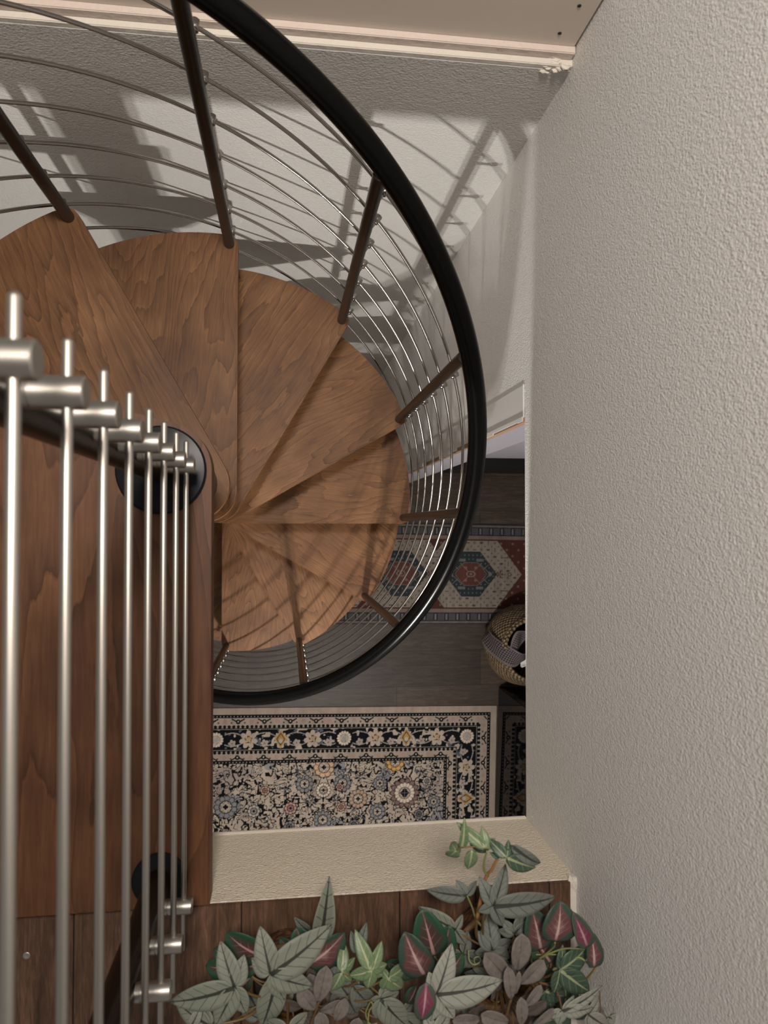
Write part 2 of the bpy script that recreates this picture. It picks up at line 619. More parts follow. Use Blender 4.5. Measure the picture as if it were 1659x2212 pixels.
# ------------------------------------------------------------------ woven rugs: pattern as colours of the pile
def color_grid(name, nx, ny, sx, sy, rgb, thick, m, parent=None):
    """a rug nx*ny cells, local x 0..sx, y 0..-sy, colour attribute from rgb[ny+1, nx+1, 3]"""
    xs = np.linspace(0, sx, nx + 1)
    ys = np.linspace(0, -sy, ny + 1)
    X, Y = np.meshgrid(xs, ys)
    top = np.stack([X.ravel(), Y.ravel(), np.full(X.size, thick)], 1)
    idx = np.arange(X.size).reshape(ny + 1, nx + 1)
    q = np.stack([idx[1:, :-1].ravel(), idx[1:, 1:].ravel(), idx[:-1, 1:].ravel(), idx[:-1, :-1].ravel()], 1)
    base = X.size
    corners = np.array([[0, 0, 0.0], [sx, 0, 0.0], [sx, -sy, 0.0], [0, -sy, 0.0]])
    verts = np.concatenate([top, corners])
    tl, tr, br, bl = idx[0, 0], idx[0, -1], idx[-1, -1], idx[-1, 0]
    sides = [(tl, tr, base + 1, base), (tr, br, base + 2, base + 1), (br, bl, base + 3, base + 2), (bl, tl, base, base + 3)]
    faces = q.tolist() + [list(int(i) for i in s) for s in sides]
    me = bpy.data.meshes.new(name)
    me.from_pydata(verts.tolist(), [], faces)
    ca = me.color_attributes.new('pile', 'FLOAT_COLOR', 'POINT')
    c4 = np.ones((len(verts), 4), np.float32)
    c4[:base, :3] = rgb.reshape(-1, 3)
    c4[base:, :3] = rgb.reshape(-1, 3).mean(0)
    ca.data.foreach_set('color', c4.ravel())
    me.materials.append(m)
    o = bpy.data.objects.new(name, me)
    COL.objects.link(o)
    return o


def rug_material(name):
    m = mat(name, (0.5, 0.5, 0.5), 0.95, 0, 0.1)
    n = N(m)
    a = n.new('ShaderNodeVertexColor', layer_name='pile')
    f = n.noise(n.coord('Object', (1, 0.08, 1)), 420.0, 2.0)
    f2 = n.noise(n.coord('Object', (1, 0.35, 1)), 26.0, 3.0)
    k = n.math('ADD', n.math('MULTIPLY', f, 0.35), n.math('MULTIPLY', f2, 0.65))
    r = n.ramp(k, [(0.3, (0.78, 0.78, 0.78)), (0.7, (1.18, 1.18, 1.18))])
    n.color(n.mix(1.0, a.outputs['Color'], r, 'MULTIPLY'))
    n.bump(f, 0.25, 0.001)
    return m


rng = np.random.RandomState(5)


def vnoise(x, y, f, seed):
    """smooth value noise"""
    r = np.random.RandomState(seed)
    G = r.rand(256, 256)
    u, v = x * f + 40, y * f + 40
    i, j = np.floor(u).astype(int), np.floor(v).astype(int)
    a, b = u - i, v - j
    a, b = a * a * (3 - 2 * a), b * b * (3 - 2 * b)
    g = lambda p, q: G[p % 256, q % 256]
    return (g(i, j) * (1 - a) + g(i + 1, j) * a) * (1 - b) + (g(i, j + 1) * (1 - a) + g(i + 1, j + 1) * a) * b


def lay(img, mask, c):
    img[mask] = c


INK = (0.0045, 0.0045, 0.0058)
SAND = (0.275, 0.222, 0.182)
CREAM = (0.33, 0.275, 0.225)


def rosette(img, x, y, cx, cy, r, n, body, ring=INK, core=INK, lw=0.0036, petals=0.16, ph=0.0):
    """scalloped flower with inked petals, an inner ring of drops and a dark star"""
    dx, dy = x - cx, y - cy
    d = np.hypot(dx, dy)
    a = np.arctan2(dy, dx) + ph
    R = r * (1 + petals * np.abs(np.cos(a * n / 2)) - petals / 2)
    lay(img, d < R + lw, ring)
    lay(img, d < R, body)
    pale = tuple(min(1, c * 1.35 + 0.03) for c in body)
    lay(img, (d < R * 0.93) & (d > R * 0.62) & (np.abs(np.cos(a * n / 2)) > 0.45), pale)
    lay(img, (d < R) & (np.abs(np.sin(a * n / 2 + PI / 2)) * d < 0.0019) & (d > R * 0.55), ring)
    lay(img, np.abs(d - R * 0.56) < lw * 0.5, ring)
    lay(img, d < R * 0.5, CREAM if r > 0.03 else body)
    lay(img, np.abs(d - R * 0.40) + 0.0 * a < lw * 0.35 * (np.cos(a * 6) > 0), ring)
    lay(img, d < R * 0.26 * (0.55 + 0.45 * np.abs(np.cos(a * 2))), core)


def flame(img, x, y, cx, cy, r, body, ang, accent=(0.25, 0.15, 0.06)):
    dx, dy = x - cx, y - cy
    d = np.hypot(dx, dy)
    a = np.arctan2(dy, dx) - ang
    R = r * (0.62 + 0.42 * np.abs(np.cos(a * 3.5)) ** 0.8)
    lay(img, d < R, body)
    lay(img, (d < r * 0.5) & (np.cos(a * 5 + d * 300) > 0.2), accent)
    lay(img, (np.abs(d - r * 0.33) < 0.0022) & (np.cos(a * 4) > 0), INK)


def palmette(img, x, y, cx, cy, r, ang, body=(0.29, 0.175, 0.06)):
    ca, sa = math.cos(ang), math.sin(ang)
    u = (x - cx) * ca + (y - cy) * sa
    v = -(x - cx) * sa + (y - cy) * ca
    dm = np.abs(u) / (r * 1.15) + np.abs(v) / (r * 0.78)
    lay(img, dm < 1.25 + 0.18 * np.cos(np.arctan2(v, u) * 9), CREAM)
    lay(img, dm < 1.0, body)
    lay(img, np.abs(dm - 0.66) < 0.07, INK)
    lay(img, (np.hypot(u + r * 0.25, v) < r * 0.28), (0.29, 0.28, 0.27))
    for s in (-1, 1):
        lay(img, ((u + r * 0.4) / (r * 0.5)) ** 2 + ((v - s * r * 1.0) / (r * 0.2)) ** 2 < 1, CREAM)


def near_rug(nx, ny, sx, sy):
    xs = np.linspace(0, sx, nx + 1)
    ys = np.linspace(0, sy, ny + 1)
    X, Y = np.meshgrid(xs, ys)
    dx = sx - X                       # from the right edge
    dy = Y                            # from the far edge
    d = np.minimum(dx, dy)
    horiz = dy <= dx
    t = np.where(horiz, dx, dy)       # along the border, from the corner
    img = np.empty(X.shape + (3,), np.float32)
    img[:] = SAND
    # ---- field: dense arabesque
    lay(img, d >= 0.29, CREAM)
    field = d >= 0.29
    fx, fy = dx - 0.29, dy - 0.29
    q = np.abs(((fx - 0.645) + 0.66) % 1.32 - 0.66)        # mirrored repeat
    n1 = vnoise(q, fy, 30, 1) + 0.45 * vnoise(q, fy, 70, 2)
    n2 = vnoise(q, fy, 20, 3) + 0.5 * vnoise(q, fy, 50, 4)
    tint = vnoise(dx, dy, 9, 8)
    img[field & (tint > 0.72)] = (0.25, 0.205, 0.18)
    img[field & (vnoise(dx, dy, 13, 9) > 0.83)] = (0.19, 0.185, 0.19)
    e1 = np.abs((n1 * 3.2) % 1 - 0.5)
    e2 = np.abs((n2 * 2.6) % 1 - 0.5)
    lay(img, field & (e1 < 0.11) & (vnoise(q, fy, 30, 5) > 0.22), INK)
    lay(img, field & (e2 < 0.10) & (vnoise(q, fy, 34, 6) > 0.30), INK)
    lay(img, field & (vnoise(q, fy, 70, 7) > 0.80), INK)
    # field motifs (metres from the field corner, along x then down)
    pale, pink, tan, brown, slate = (0.22, 0.195, 0.175), (0.24, 0.14, 0.115), (0.20, 0.14, 0.095), (0.095, 0.058, 0.049), (0.105, 0.103, 0.108)
    mot = [(0.21, 0.17, 0.072, 14, brown), (0.21, 0.17, 0.052, 16, CREAM), (0.46, 0.195, 0.046, 12, tan), (0.345, 0.115, 0.034, 11, slate),
           (0.355, 0.265, 0.040, 9, slate), (0.645 + 0.17, 0.235, 0.030, 8, pink), (0.645 - 0.0, 0.145, 0.036, 14, CREAM),
           (1.005, 0.245, 0.030, 8, pale), (0.645 + 0.10, 0.11, 0.042, 10, slate), (0.645 - 0.10, 0.11, 0.042, 10, slate),
           (0.645, 0.30, 0.044, 12, slate), (0.55, 0.235, 0.022, 8, pink), (0.645, 0.025, 0.05, 9, (0.30, 0.19, 0.12)),
           (0.265, 0.005, 0.045, 9, (0.30, 0.165, 0.05)), (0.09, 0.11, 0.022, 8, pale), (0.05, 0.22, 0.032, 8, slate),
           (0.56, 0.13, 0.018, 7, pink), (0.95, 0.14, 0.022, 7, pink), (1.15, 0.22, 0.055, 11, slate), (0.13, 0.285, 0.024, 8, slate),
           (0.48, 0.33, 0.024, 7, slate), (0.82, 0.33, 0.026, 7, slate), (0.30, 0.36, 0.03, 9, tan), (0.95, 0.36, 0.03, 9, tan),
           (0.645, 0.5, 0.09, 14, brown), (0.21, 0.5, 0.06, 12, slate), (1.05, 0.5, 0.06, 12, slate)]
    for (mx, my, r, n, c) in mot:
        if mx == 0.21 and r > 0.06:
            rosette(img, fx, fy, mx, my, r, n, c, petals=0.22)
        else:
            rosette(img, fx, fy, mx, my, r, n, c)
    # diamond in the big medallion
    dm = np.abs(fx - 0.21) + np.abs(fy - 0.17)
    lay(img, dm < 0.026, INK)
    lay(img, (dm < 0.022) & ((np.abs(fx - 0.21) < 0.002) | (np.abs(fy - 0.17) < 0.002)), slate)
    # leaves around the rosettes
    for (mx, my) in ((0.12, 0.06), (0.33, 0.05), (0.45, 0.08), (0.53, 0.06), (0.77, 0.05), (0.84, 0.13), (0.45, 0.29), (0.09, 0.16), (0.58, 0.2), (0.71, 0.2)):
        for s in range(5):
            a = s * 1.25 + mx * 9
            ca, sa = math.cos(a), math.sin(a)
            u = (fx - mx) * ca + (fy - my) * sa - 0.02
            v = -(fx - mx) * sa + (fy - my) * ca
            lay(img, (u / 0.014) ** 2 + (v / 0.006) ** 2 < 1, INK if s % 2 else (0.10, 0.10, 0.12))
            lay(img, ((u / 0.009) ** 2 + (v / 0.003) ** 2 < 1), CREAM if s % 2 else INK)
    # ---- borders
    b = lambda a, c: (d >= a) & (d < c)
    lay(img, b(0, 0.290), SAND)
    for lo, hi in ((0.035, 0.052), (0.272, 0.290)):
        lay(img, b(lo, hi), INK)
        mid = (lo + hi) / 2
        lay(img, np.hypot((t % 0.0175) - 0.00875, d - mid) < 0.0034, (0.26, 0.225, 0.20))
    for lo, hi, fl in ((0.052, 0.089, 1), (0.240, 0.272, -1)):
        mid = (lo + hi) / 2
        tt = (t + 0.03) % 0.135 - 0.0675
        lay(img, b(lo, hi) & (np.abs(tt) < 0.035) & (np.abs(np.abs(tt) * 0.55 + fl * (d - mid) - 0.004) < 0.004), INK)
        lay(img, b(lo, hi) & (np.hypot(tt, (d - mid)) < 0.0125), INK)
        lay(img, b(lo, hi) & (np.hypot(tt, (d - mid)) < 0.0045), CREAM)
        t2 = (t + 0.03 + 0.0675) % 0.135 - 0.0675
        lay(img, b(lo, hi) & (np.hypot(t2, d - mid) < 0.012) & (np.cos(np.arctan2(d - mid, t2) * 6) > 0), (0.24, 0.15, 0.125))
        t3 = (t + 0.03) % 0.0675 - 0.03375
        lay(img, b(lo, hi) & (np.hypot(t3, d - mid - 0.006) < 0.0045), (0.06, 0.05, 0.05))
    for lo, hi in ((0.087, 0.106), (0.221, 0.240)):
        mid = (lo + hi) / 2
        lay(img, b(lo, hi), (0.26, 0.22, 0.18))
        lay(img, b(lo, hi) & (np.hypot((t % 0.0233) - 0.01165, (d - mid)) < 0.0082), INK)
    lay(img, b(0.104, 0.223), INK)
    mid = 0.1635
    vx = t
    # vines, small leaves
    for s, ph in ((1, 0.0), (-1, 0.0)):
        cur = mid + s * 0.034 * np.sin((vx - mid) * 2 * PI / 0.334 + ph)
        lay(img, b(0.106, 0.221) & (np.abs(d - cur) < 0.0028), (0.23, 0.21, 0.195))
    nb = vnoise(t, d, 62, 21)
    lay(img, b(0.108, 0.219) & (nb > 0.77), CREAM)
    nb = vnoise(t, d, 58, 23)
    lay(img, b(0.108, 0.219) & (nb > 0.84), (0.07, 0.08, 0.11))
    for k in range(-1, 14):
        tc = mid + 0.167 * k
        kind = k % 4
        for hz in (True, False):
            if hz:
                x_, y_, ok, ang = dx, dy, horiz, -PI / 2
                cx, cy = tc, mid
            else:
                x_, y_, ok, ang = dy, dx, ~horiz, -PI / 2
                cx, cy = tc, mid
            sub = img.copy() if False else img
            msk = (np.hypot(x_ - cx, y_ - cy) < 0.12) & ok & b(0.104, 0.223)
            if not msk.any(): continue
            ii = np.where(msk.any(1))[0]
            jj = np.where(msk.any(0))[0]
            sl = (slice(ii[0], ii[-1] + 1), slice(jj[0], jj[-1] + 1))
            part = img[sl].copy()
            xs_, ys_ = x_[sl], y_[sl]
            if kind == 0:
                lay(part, np.hypot(xs_ - cx, ys_ - cy) < 0.051, INK)
                rosette(part, xs_, ys_, cx, cy, 0.037, 15, CREAM, petals=0.12, lw=0.001)
                lay(part, np.hypot(xs_ - cx, ys_ - cy) < 0.010, (0.22, 0.24, 0.27))
            elif kind == 2:
                palmette(part, xs_, ys_, cx, cy, 0.04, ang)
            else:
                flame(part, xs_, ys_, cx, cy, 0.046, CREAM, ang)
            for sx_ in (-0.083, 0.083):
                for w_ in (0, 1):
                    dd = np.hypot(xs_ - cx - sx_, ys_ - cy + (0.018 if w_ else -0.02))
                    aa = np.arctan2(ys_ - cy + (0.018 if w_ else -0.02), xs_ - cx - sx_)
                    if w_ == 0:
                        lay(part, dd < 0.02 * (0.6 + 0.4 * np.abs(np.cos(aa * 2.5))), (0.27, 0.235, 0.21))
                        lay(part, dd < 0.005, (0.2, 0.1, 0.1))
            mm = msk[sl]
            img[sl][mm] = part[mm]
    lay(img, b(0.104, 0.109) | b(0.218, 0.223), INK)
    lay(img, b(0.109, 0.111) | b(0.216, 0.218), (0.24, 0.21, 0.18))
    return img


RUG = rug_material('rug_pile')
SX, SY = 1.60, 0.98
nx, ny = 640, 392
rug = color_grid('area_rug', nx, ny, SX, SY, near_rug(nx, ny, SX, SY), 0.008, RUG)
c1 = P(1073, 1524.5, ZF + 0.008)
ang = math.radians(-1.3)
rug.rotation_euler = (0, 0, ang)
rug.location = Vector((c1.x, c1.y, ZF + 0.0005)) - Matrix.Rotation(ang, 3, 'Z') @ Vector((SX, 0, 0))
tag(rug, 'beige and black oriental rug with floral border on the ground floor below the landing', 'rug')


def runner(nx, ny, sx, sy, x_med):
    xs = np.linspace(0, sx, nx + 1)
    ys = np.linspace(0, sy, ny + 1)
    X, Y = np.meshgrid(xs, ys)
    k = sy / 215.0                      # metres per picture unit of the pattern
    y = np.abs(Y - sy / 2) / k          # 0 centre .. 107 edge
    u = (X - x_med) / k
    du = np.abs((u + 76) % 152 - 76)
    du = np.where(u > 0, u, du)         # last medallion runs out to a point
    img = np.empty(X.shape + (3,), np.float32)
    RED, TEAL, CRM, GREY, PINKY = (0.115, 0.042, 0.034), (0.040, 0.055, 0.066), (0.37, 0.32, 0.27), (0.17, 0.165, 0.165), (0.26, 0.19, 0.16)
    img[:] = CRM
    img[:] = RED
    lay(img, (y < 70) & (np.cos(u / 4.2) * np.cos(y / 4.2) > 0.82), (0.26, 0.16, 0.13))
    lim = np.where(du < 58, 72, 72 - (du - 58) * 1.3)
    lay(img, y < lim + 1.5, (0.09, 0.04, 0.035))
    cream = y < lim
    lay(img, cream, CRM)
    # scattered small motifs on the cream
    gx, gy = (u % 15) - 7.5, ((Y - sy / 2) / k % 15) - 7.5
    cell = (np.floor(u / 15).astype(int) * 7 + np.floor((Y - sy / 2) / k / 15).astype(int) * 13) % 5
    lay(img, cream & (np.abs(gx) + np.abs(gy) < 3.4) & (cell < 2), (0.17, 0.12, 0.10))
    lay(img, cream & (np.abs(gx) + np.abs(gy) < 1.2) & (cell < 2), CRM)
    lay(img, cream & (np.hypot(gx / 1.8, gy) < 2.2) & (cell == 2), (0.10, 0.10, 0.10))
    lay(img, cream & (np.abs(gx) < 4.0) & (np.abs(gy) < 1.1) & (cell == 3), (0.15, 0.12, 0.10))
    lay(img, cream & (np.abs(gx) < 1.0) & (np.abs(gy) < 4) & (cell == 4), (0.19, 0.14, 0.11))
    gx2, gy2 = ((u + 7) % 15) - 7.5, (((Y - sy / 2) / k + 7) % 15) - 7.5
    lay(img, cream & (np.hypot(gx2, gy2) < 1.5), (0.16, 0.13, 0.12))
    # hooked stems to the left and right of the medallion
    du0 = np.abs(du)
    lay(img, cream & (np.abs(y - 36 - 0.0 * du0) < 0.9) & (du0 > 66) & (du0 < 90), (0.13, 0.11, 0.10))
    lay(img, cream & (np.abs(np.hypot(du0 - 88, y - 44) - 8) < 0.9) & (du0 > 88), (0.13, 0.11, 0.10))
    lay(img, cream & (np.hypot(du0 - 64, y) < 8) & (np.cos(np.arctan2(y, du0 - 64) * 5) > -0.3), (0.20, 0.095, 0.085))
    lay(img, cream & (np.hypot(du0 - 86, y) < 4.5), (0.16, 0.12, 0.11))
    lay(img, cream & (np.hypot(du0 - 86, y) < 2.4), CRM)
    # medallion
    l2 = np.where(du < 20, 47, 47 - (du - 20) * 1.27)
    lay(img, y < l2 + 1.4, (0.022, 0.030, 0.038))
    med = y < l2
    lay(img, med, TEAL)
    g3, g4 = (u % 9) - 4.5, ((Y - sy / 2) / k % 9) - 4.5
    lay(img, med & (np.abs(g3) + np.abs(g4) < 1.9), (0.20, 0.20, 0.19))
    lay(img, med & (np.abs(y - 30) < 3) & (np.abs(du - 20) < 8), (0.20, 0.21, 0.20))
    lay(img, med & (np.abs(np.abs(du - 30) * 0.9 - np.abs(y - 12)) < 0.9) & (y < 22), (0.25, 0.23, 0.20))
    lay(img, med & (np.hypot((du - 43), y) < 4.2), (0.24, 0.22, 0.20))
    l3 = np.where(du < 15, 24, 24 - (du - 15) * 1.2)
    lay(img, y < l3 + 1.3, (0.30, 0.22, 0.19))
    lay(img, y < l3, (0.16, 0.06, 0.05))
    lay(img, (y < l3) & (np.abs(y - du * 0.95) < 0.8), (0.32, 0.23, 0.20))
    lay(img, (np.hypot(du - 11, y - 13) < 3.2), (0.28, 0.18, 0.15))
    lay(img, np.hypot(du / 1.6, y) < 6.6, (0.32, 0.24, 0.20))
    lay(img, np.hypot(du / 1.6, y) < 4.6, (0.15, 0.06, 0.05))
    lay(img, np.hypot(du / 1.6, y) < 2.2, (0.30, 0.22, 0.18))
    # long borders
    lay(img, y >= 72, PINKY)
    lay(img, (y >= 72) & (y < 75), (0.10, 0.04, 0.035))
    lay(img, (y >= 75) & (y < 83) & (np.cos(u * 1.1) * np.cos(y * 1.3) > 0.25), (0.33, 0.25, 0.21))
    band = (y >= 83) & (y < 101)
    lay(img, band, (0.035, 0.042, 0.052))
    ub = u % 24
    lay(img, band & (np.abs(ub - 8) < 7) & (np.abs(y - 92) < 7), GREY)
    lay(img, band & (np.abs(ub - 8) < 7) & (np.abs(y - 92) < 7) & (np.cos(ub * 1.6) * np.cos(y * 1.6) > 0.2), (0.06, 0.065, 0.075))
    lay(img, band & (np.abs(ub - 20) < 1.8) & (np.abs(y - 92) < 6.5), (0.24, 0.23, 0.22))
    lay(img, (y >= 101) & (y < 105), (0.25, 0.20, 0.175))
    lay(img, y >= 105, (0.05, 0.06, 0.07))
    img *= 0.50
    img *= (0.86 + 0.28 * (np.sin(X * 2 * PI / 0.0065) > 0.3)[..., None] * 0.5)
    return img


c2 = P(1017, 1240, ZF + 0.006)
SX2, SY2 = 1.42, (P(1000, 1131, ZF).y - P(1000, 1347, ZF).y)
nx2, ny2 = 560, 220
x_med = 0.95
run = color_grid('runner_rug', nx2, ny2, SX2, SY2, runner(nx2, ny2, SX2, SY2, x_med), 0.006, RUG)
a2 = math.radians(-1.0)
run.rotation_euler = (0, 0, a2)
run.location = Vector((c2.x, c2.y, ZF + 0.0005)) - Matrix.Rotation(a2, 3, 'Z') @ Vector((x_med, -SY2 / 2, 0))
tag(run, 'narrow red, blue and cream runner rug with hexagon medallions beside the stair foot', 'rug')

# ------------------------------------------------------------------ glossy cabinet beside the rug
cab = thing('cabinet', 'glossy black cabinet standing beside the beige and black rug', 'cabinet', (0, 0, 0))
cl = P(1073, 1481, ZF)
cab.location = (cl.x, cl.y, ZF)
cab.rotation_euler = (0, 0, ang - math.radians(0.6))
obj('body', bx(0.002, 0.50, -1.30, -0.002, 0.03, 0.62, bevel=0.003), M['gloss_black'], cab)
obj('plinth', bx(0.02, 0.48, -1.28, -0.02, 0.0, 0.03), M['dark'], cab)
obj('top', bx(0.0, 0.505, -1.305, 0.0, 0.6205, 0.645, bevel=0.003), M['gloss_black'], cab)

# ------------------------------------------------------------------ seagrass basket with checked cloth
m = mat('seagrass', (0.30, 0.22, 0.13), 0.85, 0, 0.2)
n = N(m)
tc = n.new('ShaderNodeTexCoord')
sep = n.new('ShaderNodeSeparateXYZ')
n.link(tc.outputs['Object'], sep.inputs[0])
th = n.math('ARCTAN2', sep.outputs[1], sep.outputs[0])
rows = n.math('MULTIPLY', sep.outputs[2], 2 * PI / 0.011)
odd = n.math('MULTIPLY', n.math('FLOOR', n.math('DIVIDE', sep.outputs[2], 0.011)), PI)
weave = n.math('MULTIPLY', n.math('SINE', n.math('ADD', n.math('MULTIPLY', th, 46.0), odd)), n.math('ABSOLUTE', n.math('SINE', n.math('MULTIPLY', rows, 0.5))))
nz = n.noise(tc.outputs['Object'], 60, 3)
k = n.math('ADD', n.math('MULTIPLY', weave, 0.35), n.math('MULTIPLY', nz, 0.9))
n.color(n.ramp(k, [(0.1, (0.035, 0.022, 0.011)), (0.45, (0.15, 0.104, 0.060)), (0.85, (0.31, 0.23, 0.148))]))
n.bump(weave, 0.8, 0.004)
M['seagrass'] = m
bc = (1.452, -0.715)
basket = thing('basket', 'round seagrass basket on the ground floor at the end of the runner rug', 'basket', (bc[0], bc[1], ZF + 0.0068))
prof = [(0.150, 0.0), (0.185, 0.03), (0.209, 0.08), (0.214, 0.135), (0.206, 0.19), (0.188, 0.245), (0.170, 0.285), (0.164, 0.305)]
inner = [(0.150, 0.303), (0.157, 0.28), (0.176, 0.24), (0.196, 0.185), (0.203, 0.135), (0.198, 0.08), (0.175, 0.03), (0.14, 0.012)]
obj('body', lathe(prof + inner, 64, closed_top=True), M['seagrass'], basket, True)
bm = bmesh.new()
for r_, z_, t_ in ((0.158, 0.308, 0.009), (0.168, 0.296, 0.006)):
    pts = [(r_ * math.cos(a), r_ * math.sin(a), z_ + 0.001 * math.sin(a * 30)) for a in (2 * PI * i / 90 for i in range(91))]
    add_tube(bm, pts, t_, 8, False)
obj('rim', bm, M['seagrass'], basket, True)

m = mat('checked_cloth', (0.3, 0.27, 0.28), 0.9, 0, 0.15)
n = N(m)
uv = n.new('ShaderNodeUVMap', uv_map='cloth')
sp = n.new('ShaderNodeSeparateXYZ')
n.link(uv.outputs[0], sp.inputs[0])
gx = n.math('GREATER_THAN', n.math('FRACT', n.math('MULTIPLY', sp.outputs[0], 26.0)), 0.5)
gy = n.math('GREATER_THAN', n.math('FRACT', n.math('MULTIPLY', sp.outputs[1], 9.0)), 0.5)
both = n.math('ADD', gx, gy)
edge = n.math('GREATER_THAN', n.math('ABSOLUTE', n.math('SUBTRACT', sp.outputs[1], 0.5)), 0.40)
c = n.ramp(n.math('DIVIDE', both, 2.0), [(0.0, (0.15, 0.128, 0.13)), (0.5, (0.07, 0.06, 0.062)), (1.0, (0.01, 0.009, 0.011))], 'CONSTANT')
n.color(n.mix(edge, c, (0.13, 0.11, 0.112)))
M['check'] = m


def ribbon(name, path, widths, up_fn, m, parent=None, thick=0.003):
    """cloth strip: path of points, cross vector per point, uv along/across, solid"""
    bm = bmesh.new()
    uvl = bm.loops.layers.uv.new('cloth')
    nW = 10
    rows_ = []
    for i, p in enumerate(path):
        p = Vector(p)
        cr = Vector(up_fn(i)).normalized() * widths[i]
        t = (Vector(path[min(i + 1, len(path) - 1)]) - Vector(path[max(i - 1, 0)])).normalized()
        nn = t.cross(cr).normalized()
        rows_.append([(p + cr * (j / nW - 0.5) + nn * 0.006 * math.sin(j / nW * PI * 2 + i * 0.35)) for j in range(nW + 1)])
    V = [[bm.verts.new(q) for q in r] for r in rows_]
    for i in range(len(V) - 1):
        for j in range(nW):
            f = bm.faces.new((V[i][j], V[i + 1][j], V[i + 1][j + 1], V[i][j + 1]))
            for l, (a, b) in zip(f.loops, ((i, j), (i + 1, j), (i + 1, j + 1), (i, j + 1))):
                l[uvl].uv = (a / (len(V) - 1), b / nW)
    o = obj(name, bm, m, parent, True)
    s = o.modifiers.new('thick', 'SOLIDIFY')
    s.thickness = thick
    return o


# a folded band of cloth laid over the near rim and looped back into the basket
def spline(pts, k=6):
    pts = [Vector(p) for p in pts]
    out = []
    for i in range(len(pts) - 1):
        p0, p1, p2, p3 = pts[max(i - 1, 0)], pts[i], pts[i + 1], pts[min(i + 2, len(pts) - 1)]
        for j in range(k):
            t = j / k
            out.append(0.5 * ((2 * p1) + (p2 - p0) * t + (2 * p0 - 5 * p1 + 4 * p2 - p3) * t * t + (3 * p1 - p0 - 3 * p2 + p3) * t ** 3))
    out.append(pts[-1])
    return out


BZ = Vector((bc[0], bc[1], ZF + 0.0068))
path = [BZ + p for p in spline([(-0.222, 0.060, 0.165), (-0.212, 0.030, 0.225), (-0.186, 0.002, 0.285), (-0.150, -0.022, 0.325), (-0.105, -0.042, 0.330), (-0.070, -0.045, 0.318), (-0.045, -0.030, 0.300)])]
np_ = len(path)
wd = [0.075 + 0.022 * math.sin(i / (np_ - 1) * PI) - 0.03 * (i / (np_ - 1)) ** 3 for i in range(np_)]
ups = [Vector((0.42, 0.80, 0.42 - 0.25 * i / (np_ - 1))) for i in range(np_)]
cloth = ribbon('checked_cloth', path, wd, lambda i: ups[i], M['check'])
tag(cloth, 'grey and black checked cloth band folded over the seagrass basket rim', 'cloth')
path = [BZ + p for p in spline([(-0.118, -0.005, 0.318), (-0.105, 0.045, 0.335), (-0.080, 0.090, 0.340), (-0.035, 0.085, 0.338), (0.0, 0.030, 0.325), (0.02, -0.02, 0.31)])]
np2 = len(path)
wd = [0.05 + 0.05 * math.sin(i / (np2 - 1) * PI) for i in range(np2)]
ups = [Vector((0.75, -0.35, -0.55 + 0.3 * i / (np2 - 1))) for i in range(np2)]
fe = ribbon('folded_end', path, wd, lambda i: ups[i], M['check'], cloth)
path = [BZ + p for p in spline([(-0.060, -0.062, 0.272), (-0.040, -0.070, 0.292), (-0.010, -0.062, 0.285), (0.02, -0.085, 0.295), (0.05, -0.08, 0.28)])]
wd = [0.035 + 0.02 * math.sin(i * 0.7) for i in range(len(path))]
wc = ribbon('white_cloth', path, wd, lambda i: Vector((0.3, 0.9, 0.3 * math.sin(i))), M['white_paint'])
tag(wc, 'small crumpled white cloth inside the seagrass basket', 'cloth')
bm = bmesh.new()
g = bmesh.ops.create_uvsphere(bm, u_segments=20, v_segments=12, radius=0.12)
for v in g['verts']:
    v.co = Vector((v.co.x * 1.0, v.co.y * 1.0, v.co.z * 0.9 + 0.006 * math.sin(v.co.x * 70) + 0.006 * math.cos(v.co.y * 60)))
bun = obj('dark_filling', bm, mat('dark_basket_fill', (0.012, 0.011, 0.012), 0.95), None, True, (bc[0] + 0.01, bc[1], ZF + 0.135))  # dark ball filling the basket so its opening reads dark
tag(bun, 'dark rounded filling inside the seagrass basket', 'blanket')
